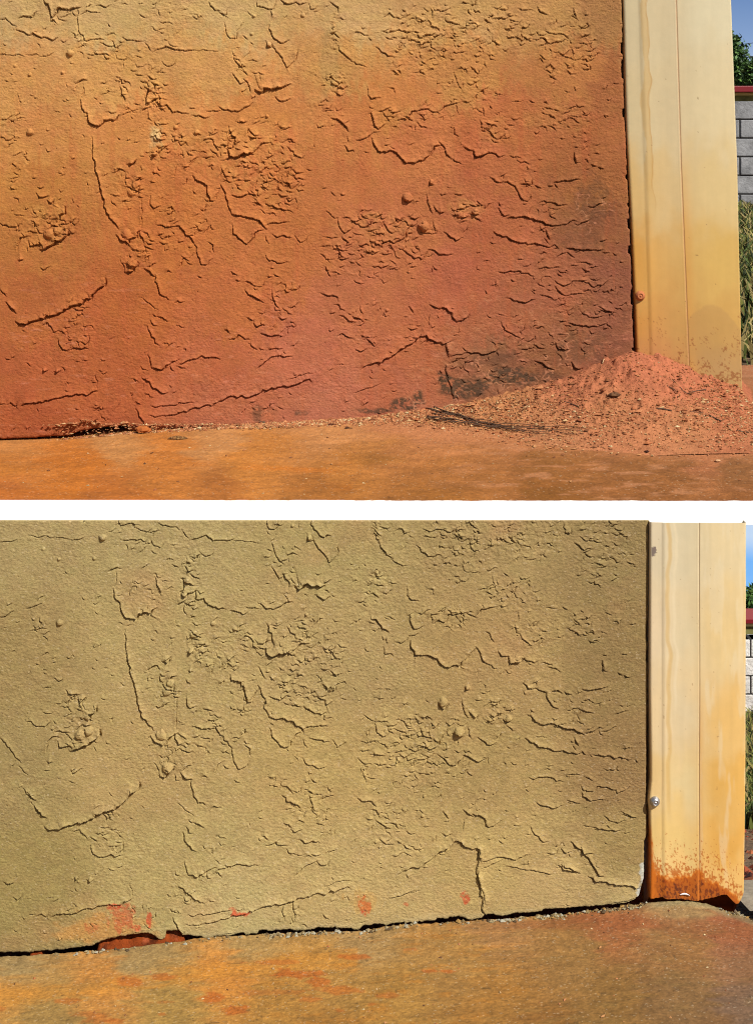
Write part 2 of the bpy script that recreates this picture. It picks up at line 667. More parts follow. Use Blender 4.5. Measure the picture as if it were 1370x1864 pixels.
def relief(U, V, lines, lumps, rough, seed):
    """U[nv,nu], V: photo-pixel coordinates of the grid; returns height in photo pixels"""
    H = np.zeros_like(U)
    u_lo, u_hi, v_lo, v_hi = 0, U.max() - 20, max(0, V.min()), V.max() - 20
    cmax = U.max(0); cmin = U.min(0); rmax = V.max(1); rmin = V.min(1)
    def win(u0, u1, v0, v1):
        return (np.searchsorted(cmax, u0), np.searchsorted(cmin, u1), np.searchsorted(rmax, v0), np.searchsorted(rmin, v1))
    rs = np.random.default_rng(seed)
    lines = list(lines)
    def squig(a, b, w, L):
        ang = rs.normal(0, .45); pts = [(a, b)]
        for _ in range(max(1, int(L / 4.5))):
            ang2 = ang + rs.normal(0, .6)
            a += 4.5 * math.cos(ang2); b -= 4.5 * math.sin(ang2); pts.append((a, b))
        lines.append((w, pts))
    for (a, b, ru, rv, am, cell) in rough:
        for _ in range(int(ru * rv / 68 * min(am, 1.2))):
            t = rs.uniform(0, 6.28); q = rs.random() ** .6
            squig(a + ru * q * math.cos(t), b + rv * q * math.sin(t), rs.uniform(1.8, 2.4 + 2.4 * am), rs.uniform(5, 22))
    for _ in range(650):
        a = rs.uniform(u_lo, u_hi); b = rs.uniform(v_lo, v_hi)
        if fbm(np.array([a / 130]), np.array([b / 110]), seed + 90, 2)[0] > -.12: squig(a, b, rs.uniform(1.6, 3.4), rs.uniform(2, 12))
    for w, pts in lines:
        P = jag(pts, rs, .95 + .06 * w)
        n = len(P) - 1
        if n < 1: continue
        A = .53 * w
        Lf = 3.2 + 1.0 * w
        rad = Lf * 3.4 + 2
        u0, u1 = P[:, 0].min() - rad, P[:, 0].max() + rad
        v0, v1 = P[:, 1].min() - rad, P[:, 1].max() + rad
        i0, i1, j0, j1 = win(u0, u1, v0, v1)
        if i1 - i0 < 2 or j1 - j0 < 2: continue
        uu = U[j0:j1, i0:i1]; vv = V[j0:j1, i0:i1]
        best = np.full(uu.shape, 1e9); sg = np.zeros(uu.shape); par = np.zeros(uu.shape); endf = np.zeros(uu.shape)
        seg = np.linalg.norm(np.diff(P, axis=0), axis=1); cum = np.concatenate([[0], np.cumsum(seg)]); tot = cum[-1]
        for k in range(n):
            a = P[k]; b = P[k + 1]; d = b - a; L2 = d @ d
            if L2 < 1e-6: continue
            t = ((uu - a[0]) * d[0] + (vv - a[1]) * d[1]) / L2
            tcl = np.clip(t, 0, 1)
            dx = uu - (a[0] + tcl * d[0]); dy = vv - (a[1] + tcl * d[1])
            ds = np.hypot(dx, dy)
            m = ds < best - 1e-9
            best = np.where(m, ds, best)
            side = (uu - a[0]) * d[1] - (vv - a[1]) * d[0]     # >0 on the left hand (up when going right)
            sg = np.where(m, np.sign(side), sg)
            par = np.where(m, cum[k] + tcl * seg[k], par)
            over = np.where((k == 0) & (t < 0), -t * seg[k], 0) + np.where((k == n - 1) & (t > 1), (t - 1) * seg[k], 0)
            endf = np.where(m, over, endf)
        edge = np.minimum(par, tot - par)
        taper = .35 + .65 * ss(0, min(10, tot * .4 + .1), edge)
        wob = .75 + .5 * vn(par / 9.0, par * 0 + w, seed + int(P[0, 0]))
        fade = np.exp(-(endf / 2.5) ** 2)
        up = np.where(sg > 0, .62 * np.exp(-best / Lf) + (.20 + .6 / w) * np.exp(-(best / 2.3) ** 1.5), 0)
        lo = np.where(sg <= 0, -(.62 + 3.2 / w) * np.exp(-(best / (1.15 + .19 * w)) ** 4), 0)
        lip = np.where(sg > 0, .12 * np.exp(-((best - 3) / 2.5) ** 2), 0)
        cut = 1 - ss(rad * .7, rad, best)
        H[j0:j1, i0:i1] += A * taper * wob * fade * (up + lo + lip) * cut
    for (a, b, r, h) in lumps:
        m = (np.abs(U - a) < r * 1.5) & (np.abs(V - b) < r * 1.5)
        ang = np.hypot(U[m] - a, (V[m] - b))
        ang = ang * (1 + .25 * fbm(U[m] / 5, V[m] / 5, seed + 3, 2))
        H[m] += h * np.sqrt(np.clip(1 - (ang / r) ** 2, 0, 1))
    mask = np.zeros_like(H)
    for k, (a, b, ru, rv, am, cell) in enumerate(rough):
        i0, i1, j0, j1 = win(a - ru * 1.5, a + ru * 1.5, b - rv * 1.5, b + rv * 1.5)
        if i1 - i0 < 2 or j1 - j0 < 2: continue
        uu = U[j0:j1, i0:i1]; vv = V[j0:j1, i0:i1]
        rr = np.hypot((uu - a) / ru, (vv - b) / rv) + .35 * fbm(uu / 18, vv / 18, seed + k, 3)
        m = (1 - ss(.65, 1.15, rr)) * am
        f = fbm(uu / cell, vv / (cell * .7), seed + 40 + k, 4, .6) * 2.0
        q = np.floor(f) + ss(.72, .98, f - np.floor(f))           # flat flakes with broken edges
        H[j0:j1, i0:i1] += m * (.55 * q + .45 * fbm(uu / 3.2, vv / 3.2, seed + 70 + k, 2))
        mask[j0:j1, i0:i1] = np.maximum(mask[j0:j1, i0:i1], m)
    # faint trowel work and sand grain everywhere
    H += 1.2 * fbm(U / 160, V / 110, seed + 5, 3)
    zone = ss(-.15, .5, fbm(U / 95, V / 80, seed + 9, 3))
    f = fbm(U / 11, V / 7, seed + 6, 3) * 1.6
    H += (.18 + .5 * zone) * (np.floor(f) + ss(.6, .97, f - np.floor(f))) * .55
    gz = .45 + 1.1 * ss(-.5, .5, fbm(U / 70, V / 55, seed + 12, 3))
    H += gz * (.36 * fbm(U / 5.0, V / 2.9, seed + 7, 3) + .38 * (rs.random(U.shape) - .5))
    pits = vn(U / 3.1, V / 3.1, seed + 8)
    H -= 1.6 * ss(.975, .995, pits)
    return H, mask

def axis(lo, a, b, hi, fine, coarse):
    return np.concatenate([np.arange(lo, a, coarse), np.arange(a, b, fine), np.arange(b, hi + coarse, coarse)])

def interp(tab, x):
    t = np.array(tab, float)
    return np.interp(x, t[:, 0], t[:, 1])

def cmap(U, V, pts, s=120.):
    num = np.zeros(U.shape + (3,)); den = np.full(U.shape, 1e-12)
    for (a, b, c) in pts:
        w = 1.0 / (((U - a) ** 2 + (V - b) ** 2) / s ** 2 + .05) ** 2.2
        num += w[..., None] * lin(c); den += w
    return num / den[..., None]

def mixc(C, c, m):
    m = np.clip(m, 0, 1)[..., None]
    return C * (1 - m) + lin(c) * m

# ------------------------------------------------------------------ walls
def build_wall(d, u_ax, v_ax, redge, bottom, top_v, lines, lumps, rough, seed, colour, mat, thick):
    U, V = np.meshgrid(u_ax, v_ax)
    # squeeze the grid onto the ragged right and bottom edges
    bu = bottom(U); Vb = V[-1, 0]
    ru = redge(V); Ub = U[0, -1]
    kU = np.clip((U - Ub + 300) / 300, 0, 1) ** 3; U2 = U + kU * (ru - Ub)
    V2 = V + np.clip((V - Vb + 620) / 620, 0, 1) ** 3 * (bu - Vb)
    H, mask = relief(U2, V2, lines, lumps, rough, seed)
    # rounded arris
    edge = np.minimum(Ub - U, Vb - V) * 1.0
    H = H - 3.5 * np.exp(-np.clip(edge, 0, None) / 1.6)
    C = colour(U2, V2, mask, H)
    s = d / F
    X = (U2 - U0) * s; Z = CZ - (V2 - V0) * s; Y = d - H * s
    nr, nc = U.shape
    verts = np.stack([X, Y, Z], -1).reshape(-1, 3)
    quads = gridquads(nr, nc)
    idx = np.arange(nr * nc).reshape(nr, nc)
    loop = np.concatenate([idx[0, :], idx[1:, -1], idx[-1, :-1][::-1], idx[1:-1, 0][::-1]])
    back = verts[loop].copy(); back[:, 1] = d + thick
    n0 = len(verts); k = len(loop)
    j = np.arange(k); jn = (j + 1) % k
    side = np.stack([loop[j], loop[jn], n0 + jn, n0 + j], 1)
    cols = np.concatenate([C.reshape(-1, 3), C.reshape(-1, 3)[loop] * .9])
    verts = np.concatenate([verts, back])
    # back plate
    c4 = [n0, n0 + nc - 1, n0 + nc - 1 + nr - 1, n0 + nc - 1 + nr - 1 + nc - 1]
    quads = np.concatenate([quads, side, np.array([c4])])
    return mesh_np("rendered_wall", verts, quads, cols)

WBU = [(-500, 812), (0, 799), (60, 797), (105, 794), (125, 792), (150, 784), (190, 778), (232, 774), (236, 783), (250, 784), (262, 783), (275, 786), (340, 782), (400, 778), (430, 775), (480, 775), (560, 771), (700, 763), (800, 759), (1160, 750)]
RU = [(-300, 1120), (0, 1131), (100, 1133), (250, 1138), (400, 1145), (540, 1150), (700, 1154), (820, 1156)]
def wallU_col(U, V, mask, H):
    P = [(0,0,(193,155,97)), (200,20,(196,158,98)), (420,20,(200,162,100)), (640,10,(200,158,98)), (850,20,(194,148,88)), (1000,20,(186,136,78)), (1120,20,(168,118,68)),
         (0,150,(200,142,78)), (200,130,(204,148,82)), (400,120,(206,150,84)), (620,130,(198,142,78)), (850,130,(192,130,70)), (1030,130,(182,118,64)), (1120,160,(166,102,58)),
         (60,250,(202,134,72)), (250,240,(203,132,70)), (450,220,(203,130,68)), (640,230,(197,122,66)), (700,190,(198,126,66)), (900,220,(188,110,62)), (1080,240,(172,102,58)),
         (60,340,(192,120,60)), (300,330,(196,114,60)), (480,320,(196,112,60)), (640,330,(193,112,64)), (760,260,(194,114,66)), (900,300,(184,104,62)), (1090,330,(165,98,56)),
         (60,440,(188,113,58)), (300,430,(195,110,56)), (500,430,(196,112,62)), (700,420,(192,108,66)), (900,400,(180,98,62)), (1080,400,(150,88,56)),
         (60,560,(182,100,54)), (230,560,(184,98,52)), (420,560,(192,106,60)), (650,540,(192,108,70)), (850,520,(184,98,66)), (1000,520,(170,96,64)), (1110,520,(150,86,60)),
         (60,680,(180,94,54)), (200,680,(184,96,54)), (380,660,(190,102,64)), (560,650,(192,106,74)), (750,640,(188,104,66)), (900,600,(176,98,66)), (1040,610,(156,92,60)), (1120,610,(150,86,60)),
         (60,770,(176,88,50)), (200,760,(180,92,54)), (400,730,(188,104,70)), (600,720,(190,108,78)), (730,700,(184,102,70)), (900,650,(150,92,62)), (1000,660,(150,90,58)), (1100,680,(165,92,62))]
    Uw = U + 30 * fbm(U / 60, V / 60, 301, 3) + 22 * fbm(U / 9, V / 12, 341, 3); Vw = V + 26 * fbm(U / 60, V / 60, 302, 3) + 34 * fbm(U / 8, V / 14, 342, 4)
    C = cmap(Uw, Vw, P, 90.)
    n = fbm(U / 40, V / 60, 303, 4)
    C = C * (1 + .10 * n[..., None])
    # vertical drips of washed-down dust below the upper third
    dr = ss(.1, .6, fbm(U / 12, V / 140, 304, 3)) * ss(120, 260, V)
    C = mixc(C, (188, 92, 54), .25 * dr)
    # flakes keep more of the yellow paint
    tan = ss(.2, 1.0, mask) * (1 - ss(330, 520, V)) * ss(-.6, .6, fbm(U / 14, V / 14, 305, 3))
    C = mixc(C, (206, 150, 80), .28 * tan)
    # pale blotch
    C = mixc(C, (214, 178, 120), ss(1.1, .4, np.hypot((U - 283) / 14, (V - 248) / 26) + .5 * fbm(U / 8, V / 8, 306)) * .6)
    C = mixc(C, (168, 140, 84), ss(1.1, .5, np.hypot((U - 600) / 24, (V - 100) / 80) + .5 * fbm(U / 14, V / 14, 316)) * .35)
    # dark mould over the bottom right
    mo = 0
    for (a, b, ru, rv, k) in [(850, 705, 55, 22, 1), (930, 684, 62, 20, .8), (745, 735, 40, 12, .9), (680, 748, 45, 6, .7), (810, 695, 16, 22, 1), (1060, 640, 60, 40, .35),
                              (545, 752, 16, 8, .6), (468, 752, 12, 16, .5), (1080, 370, 40, 60, .35), (1060, 430, 50, 40, .22), (760, 722, 12, 16, .8), (1000, 690, 40, 20, .4), (900, 655, 60, 16, .35)]:
        rr = np.hypot((U - a) / ru, (V - b) / rv) + .55 * fbm(U / 17, V / 13, 307, 4)
        mo = np.maximum(mo, k * ss(1.1, .45, rr))
    fm = fbm(U / 5.5, V / 4.5, 308, 3, .65)
    mo = np.clip(mo * 1.25, 0, 1) * ss(-.5, .05, fm)
    C = mixc(C, (92, 64, 46), mo * .95)
    vein = ss(.10, .02, np.abs(fbm(U / 20, V / 15, 318, 3))) * ss(-.3, .2, fbm(U / 30, V / 30, 319, 2))
    C = mixc(C, (206, 130, 92), vein * .75 * ss(0, .4, mo + .2 * ss(1100, 800, np.hypot(U - 900, V - 680) * 6)))
    # pale salt on the trowel edges low on the wall
    sa = ss(.35, .8, fbm(U / 22, V / 6, 309, 3)) * ss(430, 620, V)
    C = mixc(C, (214, 130, 96), .45 * sa)
    k = ss(420, 120, V)[..., None]
    C = C * (np.array([.99, 1.05, 1.09]) * (1 - k) + np.array([1.08, 1.03, 1.16]) * k)
    m1 = fbm(U / 17, V / 11, 331, 4); m2 = fbm(U / 26, V / 15, 332, 3)
    C = C * (1 + .10 * m1[..., None]) ; C[..., 1] *= 1 - .05 * m2; C[..., 2] *= 1 + .04 * m2
    return C / KW

UAXU = axis(-420, -12, 1156, 1156, 1.08, 12); UAXU = UAXU[UAXU <= 1156.01]
VAXU = axis(-420, -12, 800, 800, 1.08, 12); VAXU = VAXU[VAXU <= 800.01]
def redgeU(V):
    return interp(RU, V) + 1.3 * fbm(V / 9, V * 0, 21, 3) - 3.2 * ss(.62, .72, vn(V / 17, V * 0 + 3, 22))
def botU(U):
    return interp(WBU, U) + 1.2 * fbm(U / 8, U * 0, 23, 3)
me = build_wall(DU, UAXU, VAXU, redgeU, botU, -400, LINES, LUMPS, ROUGH, 11, wallU_col, M_wallU, .16)
wallU = link("rendered_wall", me, M_wallU)
tag(wallU, "rough rendered wall stained orange and red with soil dust, above the white band", "wall")

WBL = [(-500, 1760), (0, 1737), (60, 1735), (130, 1729), (165, 1724), (195, 1711), (225, 1706), (262, 1700), (275, 1703), (292, 1712), (300, 1709), (302, 1697), (325, 1695), (332, 1703), (345, 1705), (400, 1700), (470, 1692), (560, 1688), (640, 1683), (700, 1681), (740, 1677), (775, 1668), (860, 1668), (900, 1664), (960, 1660), (1040, 1654), (1100, 1650), (1138, 1646), (1152, 1643), (1163, 1638), (1170, 1630), (1175, 1614), (1180, 1600)]
RL = [(700, 1182), (948, 1180), (1200, 1179), (1300, 1178), (1460, 1176), (1570, 1178), (1600, 1172), (1640, 1172), (1760, 1172)]
def wallL_col(U, V, mask, H):
    P = [(0,960,(176,150,98)), (300,980,(182,156,102)), (600,980,(180,154,98)), (900,980,(174,144,92)), (1150,980,(160,132,84)),
         (0,1200,(168,140,88)), (300,1200,(184,156,100)), (600,1200,(182,152,98)), (900,1200,(180,146,92)), (1150,1200,(158,128,80)),
         (0,1400,(168,142,90)), (250,1400,(186,154,98)), (600,1400,(190,158,98)), (900,1400,(180,148,92)), (1140,1400,(158,124,78)),
         (30,1600,(164,140,84)), (300,1600,(186,160,102)), (600,1600,(194,164,106)), (900,1560,(192,160,100)), (1140,1560,(170,140,86)),
         (30,1700,(162,140,84)), (400,1680,(194,170,112)), (700,1660,(196,164,106)), (1000,1640,(198,164,106)), (1150,1620,(190,160,104))]
    C = cmap(U, V, P, 150.)
    C = C * (1 + .07 * fbm(U / 60, V / 45, 401, 4)[..., None])
    C = mixc(C, (190, 140, 92), .35 * ss(.1, .7, fbm(U / 130, V / 120, 402, 3)))
    f = fbm(U / 9, V / 7, 403, 3)
    C = mixc(C, (200, 146, 80), .85 * ss(1.2, .4, np.hypot((U - 190) / 85, (V - 1692) / 34) + .7 * fbm(U / 20, V / 12, 404, 5)))
    for (a, b, ru, rv, k) in [(222, 1670, 22, 24, .62), (205, 1650, 14, 6, .9), (272, 1672, 5, 14, .9), (250, 1690, 10, 8, .8), (662, 1648, 13, 15, 1.), (846, 1635, 7, 12, .9), (437, 1664, 16, 5, .9),
                              (422, 1655, 7, 3, .6), (738, 1646, 5, 4, .6), (165, 1690, 12, 8, .4), (448, 1664, 5, 3, .9)]:
        rr = np.hypot((U - a) / ru, (V - b) / rv)
        m = ss(1.15, .75, rr + .8 * fbm(U / 7, V / 10, 405, 3)) * ss(-.45, .15, fbm(U / 4, V / 3, 409, 4) + .25 * k)
        C = mixc(C, (205, 92, 56), m * k)
    ye = ss(1.1, .6, np.hypot((U - 660) / 34, (V - 1640) / 22) + .7 * fbm(U / 6, V / 16, 406, 3))
    C = mixc(C, (212, 158, 78), .35 * ye)
    # bare plaster at the broken corner
    e = 1 - ss(0, 7, np.minimum(interp(WBL, U) - V, 9) + 3 * f)
    C = mixc(C, (206, 176, 120), .5 * e * (1 - ss(1150, 1160, U)))
    wc = ss(1.2, .8, np.hypot((U - 1171) / 7, (V - 1592) / 22) + .5 * f) + ss(1.2, .8, np.hypot((U - 1166) / 8, (V - 1628) / 14) + .5 * f)
    C = mixc(C, (206, 196, 176), wc)
    C = C * np.array([1.01, .98, 1.04])
    m1 = fbm(U / 17, V / 11, 431, 4); m2 = fbm(U / 26, V / 16, 432, 3)
    C = C * (1 + .09 * m1[..., None]) ; C[..., 1] *= 1 - .04 * m2
    return C / KW

UAXL = axis(-420, -12, 1180, 1180, 1.1, 12); UAXL = UAXL[UAXL <= 1180.01]
VAXL = np.arange(948, 1738.1, 1.1)
def redgeL(V):
    return interp(RL, V) + .9 * fbm(V / 9, V * 0, 31, 3) - 2.5 * ss(.62, .72, vn(V / 21, V * 0 + 3, 32)) * ss(1000, 1050, V) * (1 - ss(1250, 1300, V))
def botL(U):
    return interp(WBL, U) + 2.2 * fbm(U / 8, U * 0, 33, 4, .7) + (3.4 + 3.0 * fbm(U / 26, U * 0, 35, 2)) * ss(340, 360, U) * (1 - ss(900, 1000, U)) + (2.0 * ss(.6, .8, vn(U / 14, U * 0, 34)) + 5.5 * ss(.55, .8, vn(U / 27, U * 0, 36))) * ss(340, 360, U) * (1 - ss(1000, 1080, U))
EXTRA = [(7, 890, 1500, 2.854, "430,95 470,130 515,170 530,210 560,250 590,265"), (7, 890, 1500, 2.854, "520,275 545,298 590,298 640,312 720,320 780,332"),
         (7, 890, 1500, 2.854, "362,215 400,240 450,248"), (7, 440, 1500, 2.854, "1225,125 1235,190 1215,240 1240,330 1250,400 1258,470"),
         (5, 0, 1450, 6.02, "45,940 90,965 135,945"), (5, 0, 1450, 6.02, "155,1110 200,1130 238,1115"),
         (4, 0, 1220, 3.425, "145,735 180,780 215,808"), (5, 0, 1220, 3.425, "218,850 250,890 280,915"), (4, 0, 1220, 3.425, "5,425 45,470 85,520 125,575"),
         (3, 0, 1220, 3.425, "120,600 150,630 175,650"), (3, 0, 940, 3.425, "0,160 45,150 100,150"), (4, 0, 940, 3.425, "0,625 40,615 80,590"), (3, 0, 940, 3.425, "45,555 70,540"),
         (3, 890, 1500, 2.854, "100,220 200,235 330,262"), (3, 890, 1500, 2.854, "640,415 730,395 790,365"), (3, 440, 1500, 2.854, "215,420 220,500"), (3, 440, 1500, 2.854, "268,400 275,500"),
         (2, 440, 1500, 2.854, "765,385 830,370 925,342"), (5, 440, 1500, 2.854, "425,475 450,490")]
linesL = []
for w, pts in LINES:
    q = up2low(pts)
    if q[:, 1].max() < 940: continue
    c = q.mean(0)
    if 785 < c[0] < 880 and c[1] > 1575 and c[0] < 900 and False: continue
    if c[0] > 1085 and c[1] > 1560: continue
    linesL.append((w * 1.08, [tuple(p) for p in q]))
for w, ox, oy, k, t in EXTRA:
    linesL.append((w * 1.08, [(ox + float(a.split(',')[0]) / k, oy + float(a.split(',')[1]) / k) for a in t.split()]))
lumL = [(*up2low([(a, b)])[0], r, h) for a, b, r, h in LUMPS]
rouL = [(*up2low([(a, b)])[0], ru, rv, am * .95, c) for a, b, ru, rv, am, c in ROUGH if not (a > 950 and b > 480) and not (b > 670 and a > 800)]
me = build_wall(DL, UAXL, VAXL, redgeL, botL, 948, linesL, lumL, rouL, 57, wallL_col, M_wallL, .16)
wallL = link("rendered_wall", me, M_wallL)
tag(wallL, "clean olive-tan sand rendered wall under the white band, cracked at its bottom right corner", "wall")

# ------------------------------------------------------------------ posts
def build_post(d, v_ax, L, B, G, Rr, bottom, colour, seed):
    """folded sheet: wall flange, rounded bend, flat, lap groove, wide flat, return"""
    ts = []            # (where, fraction) columns along the profile
    verts = []; cols = []
    prof = [('L', 0, -55), ('L', 0, -2), ('L', .4, 2), ('L', 1.4, 5)] + [('LB', f, 5.6 + 2.2 * f) for f in np.linspace(.1, .84, 15)] \
         + [('LB', .9, 8.1), ('LB', 1.0, 9.0)] + [('B', k, h) for k, h in ((1.5, 9.35), (3, 9.5), (5, 9.5), (7, 9.4))] \
         + [('BG', f, 9.4 - .9 * math.sin(f * 3.14) + 1.5 * f) for f in np.linspace(.04, .96, 30)] + [('G', -2.2, 11.2), ('G', -.9, 10.6), ('G', -.5, 8.8), ('G', .5, 8.8), ('G', .9, 9.3), ('G', 2.2, 9.6)] \
         + [('GR', f, 9.6 + 1.4 * math.sin(f * 3.14)) for f in np.linspace(.02, .98, 58)] + [('R', -1.2, 9.6), ('R', -.2, 8.6), ('R', 0, 6), ('R', 0, -70), ('L', 0, -70)]
    nc = len(prof)
    nv = len(v_ax)
    Uo = np.zeros((nv, nc)); Ho = np.zeros((nv, nc))
    l, b, g, r = L(v_ax), B(v_ax), G(v_ax), Rr(v_ax)
    for i, (w, f, h) in enumerate(prof):
        if w == 'L': u = l + f
        elif w == 'LB': u = l + 2 + (b - l - 2) * f
        elif w == 'B': u = b + f
        elif w == 'BG': u = b + 7 + (g - b - 9) * f
        elif w == 'G': u = g + f
        elif w == 'GR': u = g + 2.2 + (r - g - 3.6) * f
        else: u = r + f
        Uo[:, i] = u; Ho[:, i] = h
    V = np.repeat(v_ax[:, None], nc, 1).astype(float)
    Ho += .9 * fbm(Uo / 60, V / 160, seed, 2) * (Ho > 0)
    bt = bottom(Uo); Vb = V[-1, 0]
    bt = np.where(Ho < -40, Vb + 70, bt)
    V2 = V + ss(-30, 0, V - Vb) * (bt - Vb)
    s = d / F
    X = (Uo - U0) * s; Z = CZ - (V2 - V0) * s; Y = d - Ho * s
    C = colour(Uo, V2)
    me = mesh_np("sheet", np.stack([X, Y, Z], -1).reshape(-1, 3), gridquads(nv, nc), C.reshape(-1, 3))
    return me

def postU_col(U, V):
    P = [(1150,20,(214,194,152)), (1200,20,(220,196,152)), (1280,20,(230,214,174)), (1150,200,(218,194,146)), (1200,200,(220,196,152)), (1290,200,(230,208,162)),
         (1160,350,(224,182,112)), (1210,350,(220,190,138)), (1300,350,(228,198,138)), (1165,480,(224,158,66)), (1210,480,(216,174,106)), (1300,480,(222,180,98)),
         (1170,600,(220,150,66)), (1210,600,(206,158,92)), (1300,600,(216,168,88)), (1200,660,(200,130,82)), (1300,680,(192,150,96))]
    C = cmap(U, V + 40 * fbm(U / 30, V / 50, 509, 3), P, 260.)
    C *= (1 + .04 * fbm(U / 9, V / 120, 501, 3)[..., None])
    g = interp([(0, 1228), (300, 1237), (700, 1253)], V); b = interp([(0, 1164), (300, 1174), (640, 1184)], V)
    C = mixc(C, (226, 162, 78), .45 * ss(22, 2, U - g) * (U > g) * ss(200, 420, V))          # rust wash beside the lap
    C = mixc(C, (184, 134, 98), .6 * ss(2.4, .4, np.abs(U - g)))
    # wandering drip stain
    cen = b + 5 + 6 * fbm(V / 45, V * 0, 502, 2); wid = 4 + 4.5 * vn(V / 38, V * 0, 503)
    m = ss(1.15, .85, np.abs(U - cen) / wid) * (1 - ss(300, 420, V))
    rim = m * ss(.55, .9, np.abs(U - cen) / wid) * (U > cen)
    C = mixc(C, (208, 164, 92), .5 * m); C = mixc(C, (190, 138, 62), .55 * rim)
    C = mixc(C, (212, 132, 56), .6 * ss(8, 0, np.abs(U - interp(RU, V) - 4)) * ss(420, 640, V))
    # tide mark
    td = 555 + ((U - 1290) / 62.) ** 2 * 60 + 3 * fbm(U / 9, V / 9, 504)
    C = mixc(C, (190, 146, 88), .45 * ss(-3, 3, V - td) * (U > g + 1) * (1 - ss(640, 670, V)))
    # soil splash
    sp = fbm(U / 2.6, V / 3.2, 505, 3, .6) + .6 * fbm(U / 20, V / 20, 506, 2) + interp([(0, -.8), (480, -.75), (560, -.36), (620, -.12), (655, .25), (700, .7)], V - (U - 1200) * .22)
    C = mixc(C, (150, 84, 42), .75 * ss(.3, .5, sp))
    fl = vn(U / 3.2, V / 4, 508)
    C = mixc(C, (120, 84, 44), ss(.988, .997, fl) * .8)
    return C / KC
def lu(V): return interp([(-420, 1116), (0, 1132), (250, 1139), (400, 1147), (540, 1153), (620, 1156), (720, 1159)], V) + .5
RpU = lambda V: interp([(-420, 1312), (0, 1328), (300, 1339), (700, 1348), (720, 1348)], V)
postU = empty("corner_post", px(1240, 712, DU))
tag(postU, "cream painted steel corner post standing in the mound of red soil", "post")
def add_part(name, me, mat, parent):
    o = link(name, me, mat, parent); o.matrix_parent_inverse = parent.matrix_world.inverted() if False else o.matrix_parent_inverse
    n = len(me.vertices); a = np.zeros(n * 3, np.float32); me.vertices.foreach_get('co', a)
    a = a.reshape(-1, 3) - np.array(parent.location, np.float32); me.vertices.foreach_set('co', a.ravel()); me.update()
    return o
vU = np.concatenate([np.arange(-420, -6, 20), np.arange(-6, 714, 1.5)])
me = build_post(DU + .006, vU, lu, lambda V: interp([(-420, 1152), (0, 1164), (300, 1174), (640, 1184), (720, 1186)], V),
                lambda V: interp([(-420, 1214), (0, 1228), (300, 1237), (720, 1254)], V), RpU, lambda U: U * 0 + 712, postU_col, 71)
add_part("sheet", me, M_post, postU)

def postL_col(U, V):
    P = [(1190,960,(242,220,182)), (1230,960,(230,212,172)), (1310,960,(240,214,164)), (1190,1150,(246,218,176)), (1235,1150,(234,212,168)), (1310,1150,(242,208,146)),
         (1190,1300,(248,216,164)), (1240,1300,(236,212,168)), (1310,1300,(242,194,116)), (1190,1420,(246,206,140)), (1240,1420,(240,214,158)), (1310,1420,(240,184,94)),
         (1195,1540,(246,206,130)), (1240,1540,(240,204,130)), (1310,1540,(238,176,82)), (1195,1580,(250,212,140)), (1240,1580,(248,200,124)), (1310,1590,(246,196,116))]
    C = cmap(U, V + 40 * fbm(U / 30, V / 50, 609, 3), P, 160.)
    C *= (1 + .05 * fbm(U / 8, V / 110, 601, 3)[..., None])
    C = mixc(C, (246, 226, 186), .35 * ss(.1, .5, fbm(U / 12, V / 70, 602, 3)) * (U > 1270))
    C = mixc(C, (230, 168, 86), .5 * ss(12, 1, U - 1270) * (U > 1270) * ss(1200, 1350, V))
    cen = 1215 + 5 * fbm(V / 50, V * 0, 603, 2)
    C = mixc(C, (218, 172, 92), .5 * ss(5, 2, np.abs(U - cen)) * (1 - ss(1440, 1500, V)))
    C = mixc(C, (248, 226, 184), .5 * ss(4, 1, np.abs(U - cen - 12)) * (1 - ss(1250, 1320, V)))
    C = mixc(C, (140, 110, 84), .6 * ss(1.6, .4, np.abs(U - 1270)))
    # rust at the foot, thick orange fringe and dark scale below
    f = fbm(U / 7, V / 12, 604, 4); f2 = fbm(U / 3, V / 5, 605, 3)
    line = interp([(1178, 1570), (1192, 1584), (1210, 1592), (1235, 1588), (1255, 1592), (1266, 1580), (1272, 1584), (1285, 1598), (1305, 1600), (1320, 1614), (1340, 1632), (1352, 1628)], U)
    h = V - line + 10 * f + 6 * f2
    C = mixc(C, (232, 130, 36), ss(-6, 6, h)); C = mixc(C, (172, 80, 26), ss(3, 11, h)); C = mixc(C, (112, 54, 30), ss(10, 22, h) * np.clip(.85 + .5 * f2, 0, 1))
    sp = fbm(U / 2.4, V / 4.6, 606, 3, .6) + interp([(0, -1.2), (-110, -1.0), (-60, -.62), (-25, -.28), (0, .1)][::1][1:] if False else [(-200, -1.1), (-110, -.7), (-60, -.32), (-25, -.05), (0, .25)], V - line)
    C = mixc(C, (196, 104, 34), .85 * ss(.12, .3, sp))
    C = mixc(C, (222, 120, 36), .95 * ss(1.2, .5, (U - 1180) / interp([(1470, .1), (1500, 4), (1560, 9), (1600, 16)], V) + .4 * f) * ss(1470, 1530, V))
    C = mixc(C, (222, 128, 50), .8 * ss(4, 0, np.abs(U - 1268)) * ss(1560, 1590, V))
    sc = np.hypot((U - 1189) / 6.5, (V - 1002) / 10) + .55 * fbm(U / 5, V / 5, 607, 2)
    C = mixc(C, (142, 124, 112), ss(.95, .8, sc))
    C = mixc(C, (150, 100, 60), .5 * ss(.975, .99, vn(U / 3, V / 4, 608)))
    return C / KC
postL = empty("corner_post", px(1265, 1634, DL))
tag(postL, "cream steel corner post rusted orange at its torn foot above a dark hole", "post")
vL = np.arange(949.2, 1634.1, 1.45)
